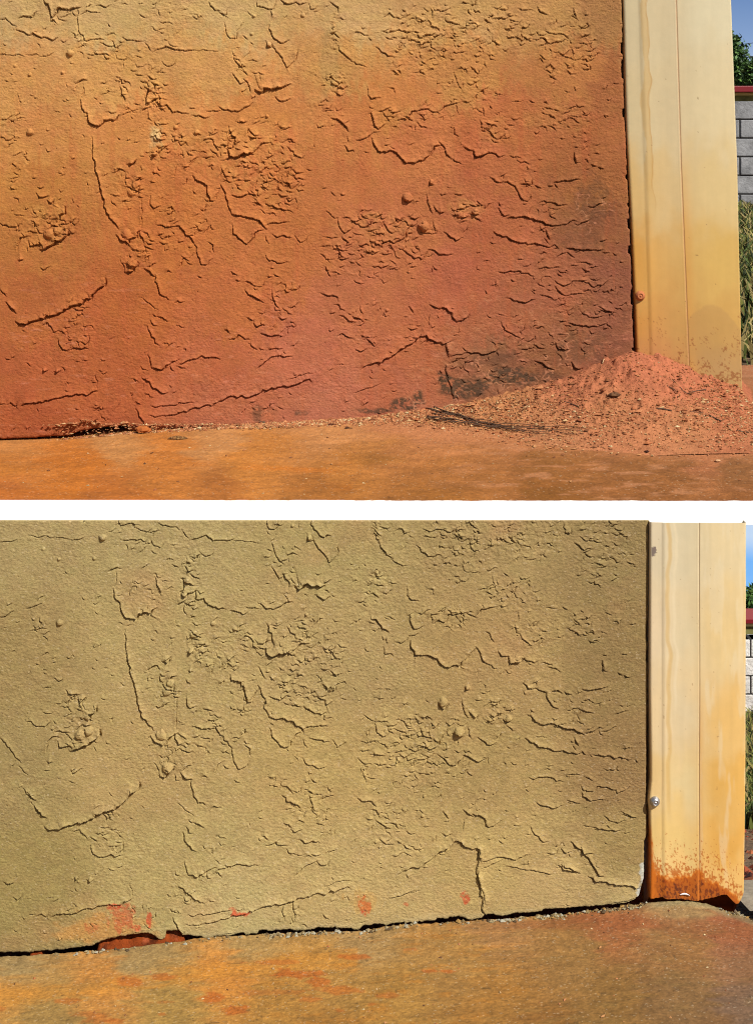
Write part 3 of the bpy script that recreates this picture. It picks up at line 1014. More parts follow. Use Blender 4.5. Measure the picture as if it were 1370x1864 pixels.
BOT = [(1178, 1634), (1196, 1631), (1204, 1629), (1212, 1632), (1236, 1632), (1262, 1635), (1275, 1634), (1295, 1629), (1310, 1624), (1320, 1624), (1328, 1632), (1336, 1641), (1341, 1640), (1347, 1630), (1353, 1615)]
me = build_post(DL - .003, vL, lambda V: interp([(948, 1181.5), (1250, 1181), (1380, 1183), (1420, 1183), (1452, 1179.5), (1462, 1179), (1475, 1181), (1560, 1182), (1640, 1181)], V),
                lambda V: V * 0 + 1206, lambda V: V * 0 + 1270 + .4 * np.sin(V / 60), lambda V: interp([(948, 1355), (1400, 1354), (1640, 1351)], V),
                lambda U: interp(BOT, U) + .8 * fbm(U / 4, U * 0, 72, 2), postL_col, 73)
add_part("sheet", me, M_post, postL)

def lathe(prof, seg=28):
    """profile (r, y) revolved about the y axis, y towards the camera is negative"""
    n = len(prof); v = []; q = []
    for r, y in prof:
        for k in range(seg):
            a = 2 * math.pi * k / seg; v.append((r * math.cos(a), y, r * math.sin(a)))
    for i in range(n - 1):
        for k in range(seg):
            k2 = (k + 1) % seg
            q.append((i * seg + k, i * seg + k2, (i + 1) * seg + k2, (i + 1) * seg + k))
    return v, q
M_zinc = material("zinc", base=(.42, .42, .43), rough=.38, metal=.85, var=.15, vscale=200)
M_dusty = material("dusty_bolt", base=tuple(lin((196, 116, 70)) / KC), rough=.9, var=.15, vscale=250, bump=.5, bscale=350)
def screw(parent, u, v, d, rad, mat, label):
    s = d / F; r = rad * s
    prof = [(r * .9, .004), (r * 1.0, .0), (r * 1.0, -.0012), (r * .93, -.0024), (r * .80, -.0032 - r * .12), (r * .62, -.0036 - r * .28), (r * .48, -.004 - r * .33), (r * .42, -.004 - r * .20), (r * .2, -.004 - r * .20), (r * .16, -.004 - r * .34), (r * .03, -.004 - r * .36), (0.00001, -.004 - r * .36)]
    vv, q = lathe(prof)
    me = mesh_np("screw", vv, q)
    o = link("screw", me, mat, parent)
    p = Vector(px(u, v, d)); o.location = p - parent.location
    o['label'] = label
    return o
screw(postU, 1164.5, 538, DU - .0010, 9, M_dusty, "round screw head coated in red dust")
screw(postL, 1191.5, 1459, DL - .0087, 9.2, M_zinc, "round silver screw head")
# strip of bright torn metal on the lower post's foot
tv = []; N = 16
for i in range(N):
    t = i / (N - 1); u = 1237 + 18 * t; vv = 1629.5 - 2.6 * math.sin(t * 3.1) + 1.6 * t
    w = 1.7 * math.sin(.35 + t * 2.6)
    for dv, h in ((-w, 11.2), (0, 13.2), (w, 11.2)):
        tv.append(np.array(px(u, vv + dv, DL - .003 - h * DL / F)) - np.array(postL.location))
me = mesh_np("torn_edge", tv, gridquads(N, 3))
link("torn_edge", me, material("bare_metal", base=(.75, .72, .74), rough=.4, var=.05), postL)

# ------------------------------------------------------------------ white border between the two views, given a stand-in bar
def box(x0, x1, y0, y1, z0, z1):
    v = [(x0, y0, z0), (x1, y0, z0), (x1, y1, z0), (x0, y1, z0), (x0, y0, z1), (x1, y0, z1), (x1, y1, z1), (x0, y1, z1)]
    q = [(0, 1, 5, 4), (1, 2, 6, 5), (2, 3, 7, 6), (3, 0, 4, 7), (4, 5, 6, 7), (3, 2, 1, 0)]
    return v, q
def boxes(name, bl, mat, parent=None, bev=0., cols=None):
    V = []; Q = []
    for b in bl:
        v, q = box(*b); n = len(V); V += v; Q += [tuple(i + n for i in f) for f in q]
    me = mesh_np(name, V, Q, cols=cols, smooth=False)
    o = link(name, me, mat, parent)
    if bev:
        m = o.modifiers.new('b', 'BEVEL'); m.width = bev; m.segments = 2
    return o
XL, XR = -1.25, .86
DF = 2.050
zt = px(0, 915.2, DF - .006)[2]; zb = px(0, 956, DF - .006)[2]
o = boxes("border_bar", [(XL, XR, DF - .006, DF + .012, zb, zt)], M_white, bev=.0006)  # stands in for the blank border between views, no part of the terrace
tag(o, "straight white stand-in beam running between the red wall's slab and the tan wall", "divider")
ss_z = zt - .003
o = boxes("terrace_slab", [(XL + .01, XR - .01, DF + .014, 2.93, zb + .004, ss_z - .002)], material("slab", base=(.4, .36, .3), var=.15, vscale=40)); tag(o, kind='structure')

# ------------------------------------------------------------------ upper ground
GU = [(-500, 820), (0, 803), (110, 799), (150, 795), (235, 786), (400, 774), (600, 763), (800, 752), (1155, 738), (1370, 730), (1700, 722)]
zf = px(0, 915, DF)[2]
def zUp(x, d):
    u = U0 + x / DU * F
    zw = CZ - (interp(GU, u) - V0) / F * DU
    t = np.clip((d - DF) / (DU - DF), 0, 1.0)
    return zf + (zw - zf) * t ** .9 
FT0 = [(600, 770), (800, 784), (1000, 804), (1060, 810), (1200, 814), (1500, 814)]
def groundU_col(X, D):
    U = U0 + X / D * F; V = V0 + (CZ - zUp(X, D)) / D * F
    P = [(0,815,(214,142,80)), (200,805,(212,146,88)), (400,800,(214,148,92)), (600,790,(214,146,92)), (800,800,(206,134,86)), (1000,815,(196,126,80)), (1300,820,(192,120,80)),
         (0,850,(212,130,56)), (150,850,(214,126,50)), (300,850,(214,132,62)), (450,840,(212,136,66)), (620,850,(196,126,62)), (800,850,(182,116,62)), (1000,850,(166,106,58)), (1200,850,(160,102,58)), (1350,860,(160,104,62)),
         (0,900,(200,116,56)), (200,900,(198,116,52)), (400,900,(190,116,56)), (600,900,(178,112,54)), (800,900,(168,106,50)), (1000,900,(158,98,48)), (1200,900,(160,100,54)), (1350,905,(156,96,52))]
    Xw = U + 50 * fbm(U / 90, V / 14, 701, 3); Vw = V + 12 * fbm(U / 90, V / 14, 702, 3)
    C = cmap(Xw, Vw, P, 70.)
    n = fbm(X * 16, D * 22, 703, 4)
    C = C * (1 + .16 * n[..., None]) * (1 + .16 * fbm(X * 95, D * 140, 731, 3)[..., None]) * (1 + .16 * fbm(X * 30, D * 75, 732, 3)[..., None])
    fr = ss(34, 2, V - interp(FT0, U) + 9 * fbm(X * 30, D * 60, 733, 3)) * ss(600, 700, U)
    C = mixc(C, (212, 138, 98), .6 * fr)
    C = mixc(C, (216, 122, 40), .55 * ss(.15, .6, fbm(X * 8, D * 18, 704, 4)) * (U < 640) * ss(820, 840, V))
    C = mixc(C, (140, 90, 36), .45 * ss(.1, .6, fbm(X * 7 + 9, D * 16, 705, 4)) * ss(500, 800, U))
    C = mixc(C, (216, 148, 108), .5 * ss(.15, .5, fbm(X * 20, D * 60, 706, 3)) * ss(700, 1000, U))
    C = mixc(C, (100, 60, 30), .5 * ss(.955, .98, vn(X * 170, D * 200, 707)))
    return C / KG
xs = np.concatenate([np.arange(XL, -.62, .02), np.arange(-.62, .66, .0023), np.arange(.66, XR + .001, .02)])
ds = np.concatenate([np.arange(DF, DU + .03, .0032), np.arange(DU + .04, 2.95, .03)])
X, D = np.meshgrid(xs, ds)
Z = zUp(X, D) + .0010 * fbm(X * 60, D * 60, 710, 4) * ss(0, .01, D - DF) + .0012 * fbm(X * 9, D * 9, 711, 3) * ss(0, .05, D - DF)
me = mesh_np("ground", np.stack([X, D, Z], -1).reshape(-1, 3), gridquads(*X.shape, flip=True), groundU_col(X, D).reshape(-1, 3))
tag(link("ground", me, M_gndU), kind='structure')

# ------------------------------------------------------------------ soil mound
CR = [(560, 772), (640, 764), (720, 752), (800, 742), (850, 734), (900, 722), (960, 706), (1020, 690), (1080, 668), (1120, 650), (1150, 641), (1165, 640), (1200, 648), (1240, 664), (1262, 674), (1310, 692), (1345, 706), (1370, 732), (1400, 744), (1500, 750)]
FT = [(560, 768), (640, 772), (700, 776), (800, 782), (900, 790), (1000, 802), (1060, 808), (1200, 812), (1370, 812), (1500, 805)]
def zMound(x, d):
    u = U0 + x / d * F
    zc = CZ - (interp(CR, u) - V0) / F * DU
    zg = zUp(x, d)
    hz = CZ - zUp(x, np.full_like(x, 2.35))
    df = np.minimum(hz * F / (interp(FT, u) - V0), 2.49)
    t = np.clip((d - df) / (2.492 - df), 0, 1)
    h = (zc - zUp(x, np.full_like(x, DU)))
    ramp = t ** 1.15
    behind = 1 - ss(2.51, 2.66, d) * ss(1340, 1360, u)
    n = .0055 * fbm(x * 34, d * 34, 801, 4) + .0035 * np.abs(fbm(x * 90, d * 90, 802, 3))
    lump = .006 * ss(.25, .7, fbm(x * 55, d * 55, 803, 2))
    body = h * ramp * behind
    return zg + body + (n + lump) * ss(.0, .03, body) - .0012 * (t <= 0) + .0001 * (t > 0)
xs = np.arange(-.13, .74, .0021); ds = np.arange(2.24, 2.68, .0026)
X, D = np.meshgrid(xs, ds)
Z = zMound(X, D)
U = U0 + X / D * F; V = V0 + (CZ - Z) / D * F
C = cmap(U, V, [(1150,650,(208,124,94)), (1050,700,(206,126,94)), (1250,690,(208,124,94)), (1330,730,(208,124,92)), (900,745,(212,142,98)), (1100,760,(210,136,98)), (1250,780,(208,136,98)), (1000,800,(212,142,102)), (700,770,(214,148,100)), (1350,800,(204,126,92))], 60.)
C = C * (1 + .22 * fbm(X * 70, D * 70, 804, 4)[..., None])
C = mixc(C, (130, 74, 54), .4 * ss(.35, .8, fbm(X * 150, D * 130, 805, 3)))
C = mixc(C, (222, 140, 104), .5 * ss(.3, .7, fbm(X * 120 + 7, D * 100, 806, 3)))
keep = Z > zUp(X, D) - .0008
q = gridquads(*X.shape, flip=True); kf = keep.ravel()
q = q[kf[q].any(1)]
used = np.unique(q); re = np.full(X.size, -1); re[used] = np.arange(len(used))
me = mesh_np("soil_mound", np.stack([X, D, Z], -1).reshape(-1, 3)[used], re[q], (C / KG).reshape(-1, 3)[used])
tag(link("soil_mound", me, M_soil), "loose heap of red soil piled against the dusty wall and buried post foot", "soil heap")

# ------------------------------------------------------------------ grit
OCT = np.array([(1, 0, 0), (0, 1, 0), (-1, 0, 0), (0, -1, 0), (0, 0, 1), (0, 0, -1)], float)
OF = np.array([(0, 1, 4), (1, 2, 4), (2, 3, 4), (3, 0, 4), (1, 0, 5), (2, 1, 5), (3, 2, 5), (0, 3, 5)])
def bits(name, pos, size, cols, flat=.6):
    n = len(pos)
    v = OCT[None] * size[:, None, None] * (1 + .5 * (rng.random((n, 6, 3)) - .5)) + (rng.random((n, 6, 3)) - .5) * size[:, None, None] * .5
    v[:, :, 2] *= flat; st = rng.random(n) * 1.1 + .6; v[:, :, 0] *= st[:, None]
    a = rng.random(n) * 6.28; ca, sa = np.cos(a)[:, None], np.sin(a)[:, None]
    x = v[:, :, 0] * ca - v[:, :, 1] * sa; y = v[:, :, 0] * sa + v[:, :, 1] * ca
    v = np.stack([x, y, v[:, :, 2]], -1) + pos[:, None, :]
    t = (OF[None] + (np.arange(n) * 6)[:, None, None]).reshape(-1, 3)
    c = np.repeat(cols[:, None, :], 6, 1)
    return mesh_np(name, v.reshape(-1, 3), None, c.reshape(-1, 3), tris=t, smooth=False)
PAL = lin(np.array([(232, 204, 164), (206, 146, 100), (196, 120, 80), (178, 106, 72), (150, 94, 64), (112, 74, 54), (220, 178, 134), (208, 138, 98)]))
def surfU(x, d): return np.maximum(zUp(x, d), zMound(x, d))
n = 42000
x = rng.uniform(-.66, .72, n); d = DU - .004 - rng.exponential(.035, n) - .0
u = U0 + x / DU * F
reach = interp([(0, .006), (90, .010), (300, .022), (480, .040), (700, .052), (850, .12), (1000, .20), (1370, .22)], u)
dens = interp([(0, .03), (85, .05), (110, .55), (200, .8), (300, .5), (420, .5), (560, .8), (800, 1), (1400, .9)], u)
big = rng.random(n) < ss(760, 900, u)
d = np.where(big, DU - .006 - rng.random(n) * .26, d)
off = DU - d
ok = (off < reach * (.5 + .8 * rng.random(n))) & (rng.random(n) < dens) & (u > -10) & (u < 1420)
x, d = x[ok], d[ok]
z = surfU(x, d)
u = U0 + x / d * F; v = V0 + (CZ - z) / d * F
# less pale grit high on the heap
hi = ss(.02, .06, z - zUp(x, d))
ok = rng.random(len(x)) > hi * .72
x, d, z, hi = x[ok], d[ok], z[ok], hi[ok]
sz = rng.gamma(2.0, .00052, len(x)) + .0005
ci = np.where(rng.random(len(x)) < .35 + .55 * hi, rng.choice([2, 3, 3, 4, 7, 7], len(x)), rng.choice([0, 1, 1, 6, 7, 2, 3, 4], len(x)))
ci = np.where((ci == 0) & (rng.random(len(x)) < .5 + .3 * hi), 7, ci)
c = PAL[ci] * (.85 + .3 * rng.random((len(x), 1))) / KG
me = bits("gravel", np.stack([x, d, z + sz * .25], -1), np.minimum(sz, .0055), c)
tag(link("gravel", me, M_bits), "fine pale and brown grit along the foot of the dusty wall", "gravel", kind='stuff')
# a few stray grains out on the concrete
def strays(n, seed, zf_, x0, x1, d0, d1, smax):
    r = np.random.default_rng(seed)
    x = r.uniform(x0, x1, n); d = r.uniform(d0, d1, n); z = zf_(x, d)
    sz = np.minimum(r.gamma(1.6, .0006, n) + .0005, smax)
    return np.stack([x, d, z + sz * .2], -1), sz, PAL[r.integers(0, 8, n)] / KG
me = bits("grit", *strays(150, 3, zUp, -.56, .66, 2.08, 2.46, .003))
tag(link("grit", me, M_bits), "scattered grains lying on the dusty orange concrete", "grit", kind='stuff')

def tube_np(pts, rad, seg=6):
    pts = [Vector(p) for p in pts]; n = len(pts); V = []; Q = []
    for i, p in enumerate(pts):
        t = (pts[min(i + 1, n - 1)] - pts[max(i - 1, 0)]).normalized()
        a = t.cross(Vector((0, 0, 1))); a = a.normalized() if a.length > 1e-4 else Vector((1, 0, 0)); b = a.cross(t)
        r = rad[i] if hasattr(rad, '__len__') else rad
        for k in range(seg):
            an = 2 * math.pi * k / seg; q = p + (a * math.cos(an) + b * math.sin(an)) * r; V.append(tuple(q))
    for i in range(n - 1):
        for k in range(seg):
            k2 = (k + 1) % seg; Q.append((i * seg + k, i * seg + k2, (i + 1) * seg + k2, (i + 1) * seg + k))
    return V, Q
def on_ground(u, v):
    """point of the heap or slab seen at photo pixel (u, v)"""
    dd = np.linspace(2.06, 2.6, 700); xx = (u - U0) / F * dd; zz = CZ - (v - V0) / F * dd
    s = surfU(xx, dd); k = np.argmax(s > zz) if (s > zz).any() else len(dd) - 1
    return Vector((xx[k], dd[k], s[k]))
# bundle of dry stems
c0 = on_ground(900, 775)
bun = empty("twig_bundle", c0)
tag(bun, "dark bundle of thin dry stems lying along the grit at the foot of the wall", "twigs")
rb = random.Random(4)
for k in range(9):
    o0 = rb.uniform(-1, 1); o1 = rb.uniform(-1, 1); o2 = rb.uniform(-1, 1)
    end = 1062 if k < 3 else rb.uniform(900, 1050)
    beg = 776 if k % 3 else rb.uniform(776, 830)
    pts = []
    for i in range(12):
        t = i / 11; a = beg + (end - beg) * t; T = (a - 776) / 286
        b = interp([(776, 751), (800, 756), (830, 763), (862, 771), (895, 776), (930, 781), (970, 785), (1010, 788), (1062, 791)], a)
        b = b + (o0 * 7 * (1 - ss(0, .45, T)) + o1 * 6 + o2 * 10 * ss(.5, 1, T)) - (7 * ss(.45, 1, T) if k % 4 == 1 else 0)
        b = b + 6 * float(fbm(np.array([a / 26.]), np.array([k * 7.3]), 77, 2)[0])
        p = on_ground(a, float(b)); p.z += .0012 + .004 * abs(o1); pts.append(p - c0)
    # smooth the polyline
    for _ in range(2):
        q = [pts[0]]
        for a, b in zip(pts[:-1], pts[1:]): q += [a * .75 + b * .25, a * .25 + b * .75]
        pts = q + [pts[-1]]
    r = [.0009 * (1 - .6 * i / len(pts)) for i in range(len(pts))]
    V_, Q_ = tube_np(pts, r)
    link("stem", mesh_np("stem", V_, Q_), M_twig, bun)
# loose twigs and straws on the heap
def twig(pts, r, mat, label, cat="twig"):
    P = [on_ground(a, b) for a, b in pts]
    for p in P: p.z += .0015
    base = P[0].copy()
    for _ in range(2):
        q = [P[0]]
        for a, b in zip(P[:-1], P[1:]): q += [a * .75 + b * .25, a * .25 + b * .75]
        P = q + [P[-1]]
    V_, Q_ = tube_np([p - base for p in P], r)
    o = link("twig", mesh_np("twig", V_, Q_), mat); o.location = base
    tag(o, label, cat, "loose twigs and straws on the soil heap"); return o
twig([(1224, 693), (1236, 705), (1248, 719), (1262, 714), (1285, 710)], .0008, M_twig, "crooked dark twig lying on the soil heap under the cream post")
twig([(1096, 663), (1100, 652), (1113, 640)], .0008, M_straw, "pale curved straw poking up at the wall by the top of the heap")
twig([(1195, 745), (1208, 746), (1222, 749)], .0012, M_twig, "short dark twig low on the soil heap, left of the long thin one")
twig([(1290, 757), (1300, 762), (1312, 768)], .0010, M_twig, "short sloping brown twig on the right side of the soil heap")
twig([(1240, 749), (1265, 751), (1285, 754)], .0006, M_twig, "long thin dark twig crossing the middle of the soil heap")
twig([(1340, 785), (1352, 787), (1368, 789)], .0008, M_twig, "thin brown twig at the far right foot of the soil heap")
twig([(1214, 703), (1230, 712), (1233, 726)], .0007, M_twig, "bent twig crossing the crooked one under the post")
twig([(1026, 732), (1040, 737), (1052, 742)], .0007, M_twig, "small dark twig on the left slope of the soil heap")
twig([(1196, 562), (1196, 561)], .0001, M_twig, "x") if False else None

# plaster chips and debris lying at the wall foot
def chip(u, v, pieces, label, cat, cols, seed, group=None, zfun=on_ground, name="plaster_chip"):
    r = np.random.default_rng(seed); base = zfun(u, v)
    Vs = []; Ts = []; Cs = []
    for (du, dv, s, fl) in pieces:
        # rough pebble: jittered subdivided lump
        nu, nv_ = 12, 7
        for i in range(nv_):
            th = math.pi * (i + .02) / (nv_ - 1 + .04)
            for k in range(nu):
                ph = 2 * math.pi * k / nu
                q = s * (1 + .35 * (r.random() - .5))
                Vs.append((du + q * math.sin(th) * math.cos(ph) * 1.2, dv + q * math.sin(th) * math.sin(ph), max(-.001, s * fl * .6 + q * math.cos(th) * fl)))
                Cs.append(lin(cols[r.integers(0, len(cols))]) / KG)
        b0 = len(Vs) - nu * nv_
        for i in range(nv_ - 1):
            for k in range(nu):
                k2 = (k + 1) % nu
                Ts.append((b0 + i * nu + k, b0 + (i + 1) * nu + k, b0 + (i + 1) * nu + k2, b0 + i * nu + k2))
    me = mesh_np(name, Vs, Ts, np.array(Cs), smooth=False)
    o = link(name, me, M_bits); o.location = base
    tag(o, label, cat, group); return o
chip(261, 786, [(0, -.006, .011, .6), (.006, -.004, .008, .5)], "flat orange plaster chip fallen at the wall foot under the broken edge", "plaster chip", [(206, 120, 62), (190, 104, 54)], 1, "debris at the wall foot")
chip(322, 799, [(-.009, 0, .006, .35), (0, .002, .009, .3), (.011, .001, .007, .3), (.004, -.004, .005, .5)], "dark crumpled flake lying out on the orange concrete", "flake", [(150, 100, 60), (74, 46, 30), (196, 150, 96)], 2, "debris at the wall foot")
chip(478, 768, [(-.010, 0, .006, .5), (0, -.003, .008, .3), (.010, 0, .006, .6)], "small grey and black curled debris piece in the grit at the wall foot", "debris", [(52, 42, 36), (120, 100, 80), (60, 44, 36)], 3, "debris at the wall foot")
chip(497, 765, [(0, 0, .007, .5)], "single rust red pebble right beside the curled debris", "pebble", [(176, 84, 50)], 4, "debris at the wall foot")
chip(603, 774, [(0, 0, .005, .4), (.006, 0, .003, .4)], "small dark brown flake in the grit below the middle of the wall", "flake", [(110, 60, 36), (90, 50, 34)], 5, "debris at the wall foot")
chip(715, 748, [(-.016, -.003, .009, .5), (0, -.002, .010, .6), (.014, 0, .008, .6)], "long orange plaster lump leaning on the wall left of the stems", "plaster chip", [(206, 136, 88), (190, 116, 74)], 6, "debris at the wall foot")
chip(632, 780, [(0, 0, .004, .4), (.006, 0, .003, .3)], "tiny dark sliver on the concrete below the orange lump", "flake", [(90, 54, 36)], 7, "debris at the wall foot")
chip(1177, 823, [(0, 0, .0035, .5)], "single dark crumb on the concrete in front of the soil heap", "crumb", [(70, 36, 26)], 8, "debris at the wall foot")
chip(1306, 840, [(0, 0, .004, .5)], "single pale pink pebble on the concrete in front of the soil heap", "pebble", [(236, 180, 140)], 9, "debris at the wall foot")
chip(1118, 722, [(0, 0, .009, .5), (.006, .004, .006, .6)], "greyish brown clod on the lower left of the soil heap", "clod", [(128, 88, 62), (104, 70, 52)], 10, "debris at the wall foot")
# round-topped concrete stub at the post foot
s = DU / F
v_, q_ = lathe([(.013, .03), (.013, .002), (.0125, -.001), (.0105, -.004), (.007, -.0055), (.003, -.006), (.0001, -.006)])
me = mesh_np("end_cap", v_, q_); o = link("end_cap", me, material("cap", base=tuple(lin((212, 160, 100)) / KC), var=.2, vscale=120, bump=.5, bscale=160), postU)
o.location = Vector(px(1333, 695, DU + .002)) - postU.location

# ------------------------------------------------------------------ lower ground
EL = [(-500, 1762), (0, 1742), (60, 1740), (165, 1732), (230, 1727), (340, 1713), (355, 1709), (440, 1704), (560, 1698), (671, 1694), (700, 1688), (760, 1681), (790, 1681), (850, 1677), (920, 1673), (1030, 1665), (1100, 1655), (1146, 1650), (1180, 1643), (1230, 1639), (1260, 1640), (1290, 1647), (1305, 1652), (1320, 1659), (1340, 1663), (1370, 1675), (1450, 1690)]
DE = DL - .006
def zLo(x, d):
    u = U0 + x / DE * F
    ze = CZ - (interp(EL, u) + 1.5 * fbm(u / 9, u * 0, 901, 3) - V0) / F * DE
    zs = CZ - (interp([(-500, 1758), (0, 1741), (340, 1716), (700, 1688), (1146, 1655), (1400, 1650)], u) - V0) / F * DE
    k = ss(.0, .05, DE - d)
    return ze * (1 - k) + zs * k
def groundL_col(X, D):
    Zc = zLo(X, D); U = U0 + X / D * F; V = V0 + (CZ - Zc) / D * F
    Vc = np.clip(V, 0, 1950); Uc = np.clip(U, -200, 1600)
    P = [(30,1765,(182,150,102)), (250,1748,(184,150,100)), (450,1720,(190,150,94)), (650,1710,(190,150,98)), (900,1690,(186,134,84)), (1100,1685,(178,110,66)), (1250,1660,(168,132,88)), (1340,1700,(176,110,74)),
         (30,1800,(222,156,78)), (200,1790,(220,150,76)), (420,1770,(222,146,66)), (600,1760,(200,146,76)), (850,1740,(190,140,78)), (1050,1740,(172,126,72)), (1250,1740,(166,116,68)), (1350,1760,(160,112,78)),
         (80,1840,(184,144,84)), (300,1830,(188,146,80)), (500,1820,(196,140,68)), (700,1820,(188,138,70)), (900,1820,(180,126,62)), (1100,1820,(158,114,60)), (1250,1810,(148,108,66)), (1350,1830,(140,106,84)),
         (100,1900,(176,138,80)), (600,1900,(180,126,60)), (1000,1900,(160,108,52)), (1300,1900,(146,102,62))]
    Uw = Uc + 40 * fbm(X * 22, D * 90, 911, 4); Vw = Vc + 12 * fbm(X * 22, D * 90, 912, 4)
    C = cmap(Uw, Vw, P, 60.)
    C = C * (1 + .14 * fbm(X * 34, D * 60, 913, 4)[..., None]) * (1 + .17 * fbm(X * 75, D * 200, 941, 3)[..., None]) * (1 + .12 * fbm(X * 30, D * 110, 942, 3)[..., None])
    bc = interp([(-200, 1822), (0, 1816), (150, 1804), (300, 1780), (430, 1766), (560, 1748), (640, 1740)], U); nb = fbm(X * 26, D * 110, 943, 5, .62)
    C = mixc(C, (226, 152, 62), .6 * ss(1.2, .4, np.abs(V - bc) / 17 + 1.0 * nb) * (U < 650))
    C = mixc(C, (214, 138, 50), .5 * ss(.1, .5, fbm(X * 22, D * 110, 914, 5, .62)) * ss(420, 520, U) * ss(1100, 800, U))
    C = mixc(C, (150, 118, 68), .3 * ss(.15, .6, fbm(X * 20 + 5, D * 90, 915, 4)))
    fz = fbm(X * 40, D * 90, 916, 5, .65)
    for (a, b, ru, rv, k) in [(525, 1768, 22, 6, .9), (545, 1775, 40, 9, .9), (575, 1788, 26, 7, .8), (500, 1752, 40, 4, .6), (645, 1742, 26, 5, .8), (390, 1817, 24, 7, .9), (428, 1838, 20, 7, .9), (175, 1852, 30, 12, .6), (700, 1815, 16, 5, .6),
                              (780, 1769, 12, 3, .8), (815, 1769, 18, 3, .8), (235, 1788, 26, 8, .7), (300, 1779, 26, 5, .7), (120, 1825, 22, 6, .6), (620, 1803, 40, 6, .6), (560, 1818, 18, 5, .6), (205, 1860, 16, 6, .7), (745, 1728, 14, 3, .5), (0, 1836, 12, 4, .5),
                              (490, 1806, 50, 4, .4), (295, 1847, 6, 3, .6), (618, 1840, 8, 3, .6), (680, 1830, 10, 3, .6), (300, 1825, 24, 4, .5)]:
        rr = np.hypot((U - a) / ru, (V - b) / rv)
        C = mixc(C, (206, 112, 42), .95 * k * ss(1.2, .75, rr + 1.2 * fz))
    # wet-looking red soil film along the right part of the joint
    m = ss(1.2, .5, np.abs(V - interp([(800, 1690), (1000, 1684), (1150, 1678), (1370, 1700)], U)) / interp([(800, 6), (1000, 10), (1200, 16), (1370, 22)], U) + .5 * fz) * ss(820, 1000, U)
    C = mixc(C, (158, 88, 48), .5 * m)
    # cement lip by the joint
    C = mixc(C, (176, 158, 118), .6 * ss(14, 5, V - interp(EL, U) + 4 * fz) * ss(1120, 1200, U))
    C = mixc(C, (84, 66, 44), .55 * ss(.93, .97, vn(X * 150, D * 230, 917)))
    return C / KG
xs = np.concatenate([np.arange(-3, -.62, .05), np.arange(-.62, .62, .0022), np.arange(.62, 3.01, .05)])
ds = np.concatenate([np.arange(-3.5, 1.70, .05), np.arange(1.70, DE - .0001, .003), [DE, DE + .0005, DE + .001]])
X, D = np.meshgrid(xs, ds)
Z = zLo(X, D) + .0009 * fbm(X * 110, D * 110, 920, 4) + .0014 * fbm(X * 14, D * 14, 921, 3)
C = groundL_col(X, D)
Z[-2] -= .004; Z[-1] -= .06
me = mesh_np("ground", np.stack([X, D, Z], -1).reshape(-1, 3), gridquads(*X.shape, flip=True), C.reshape(-1, 3))
tag(link("ground", me, M_gndL), kind='structure')
me = bits("grit", *strays(160, 9, zLo, -.56, .56, 1.74, 2.02, .0022))
tag(link("grit", me, M_bits), "scattered grains lying on the rust streaked concrete under the tan wall", "grit", kind='stuff')

# soil packed under the lower wall
xs = np.arange(-.75, .545, .0024); ds = np.arange(DE - .0005, DE + .22, .003)
X, D = np.meshgrid(xs, ds); U = U0 + X / DE * F
lvl = .003 + .045 * (1 - ss(158, 180, U) * (1 - ss(332, 340, U)) - 0) + .004 * fbm(X * 60, D * 60, 931, 3)
lvl = np.where((U > 50) & (U < 75), .006, lvl)
prof = ss(0, .03, D - DE)
Z = zLo(X, np.full_like(X, DE - .0002)) - lvl + prof * .014 * (lvl < .02) + .0035 * fbm(X * 120, D * 120, 932, 3)
C = np.zeros(X.shape + (3,)) + lin((150, 66, 26)); C = mixc(C, (96, 42, 20), ss(-.1, .5, fbm(X * 70, D * 70, 933, 3))); C = mixc(C, (206, 104, 64), .6 * ss(.35, .7, fbm(X * 90, D * 90, 934, 3)))
me = mesh_np("soil", np.stack([X, D, Z], -1).reshape(-1, 3), gridquads(*X.shape, flip=True), (C / KW).reshape(-1, 3))
tag(link("soil", me, M_soil), "wet red soil showing in the gap under the tan wall", "soil", kind='stuff')
# cement crumbs along the lower joint
n = 0; r = np.random.default_rng(12)
u = np.concatenate([r.uniform(100, 1180, 260), np.repeat(r.uniform(340, 1150, 14), 22) + r.normal(0, 7, 308), r.normal(505, 12, 60), r.normal(570, 14, 50), r.normal(1335, 16, 90), r.normal(1150, 20, 30)])
x = (u - U0) / F * DE; d = DE - .001 - np.abs(r.normal(0, .004, len(u))); z = zLo(x, d)
sz = np.minimum(r.gamma(2, .0007, len(u)) + .0005, .004)
me = bits("crumbs", np.stack([x, d, z + sz * .3], -1), sz, lin(np.array([(180, 160, 128), (150, 126, 90), (180, 140, 86), (100, 80, 60), (190, 182, 170)]))[r.integers(0, 5, len(u))] / KG)
tag(link("crumbs", me, M_bits), "grey cement crumbs along the joint under the tan wall", "crumbs", kind='stuff')

# ------------------------------------------------------------------ behind the upper post
def sheet(name, x0, x1, pts, mat, kind='structure', nx=2):
    V_ = []; 
    for (d, z) in pts:
        for k in range(nx): V_.append((x0 + (x1 - x0) * k / (nx - 1), d, CZ + z))
    o = link(name, mesh_np(name, V_, gridquads(len(pts), nx, flip=True), smooth=False), mat); tag(o, kind=kind); return o
M_dirt = material("yard_dirt", base=(.16, .10, .055), var=.5, vscale=14, bump=.8, bscale=30, bdist=.02)
yz = -.455
V_ = [(a * d, d, CZ + yz - h) for h in (0, .1) for d, a in ((2.96, .2), (2.96, .40), (15.5, .42), (15.5, .2))]
Q_ = [(0, 1, 2, 3), (7, 6, 5, 4), (4, 5, 1, 0), (5, 6, 2, 1), (6, 7, 3, 2), (7, 4, 0, 3)]
tag(link("yard", mesh_np("yard", V_, Q_, smooth=False), M_dirt), kind='structure')

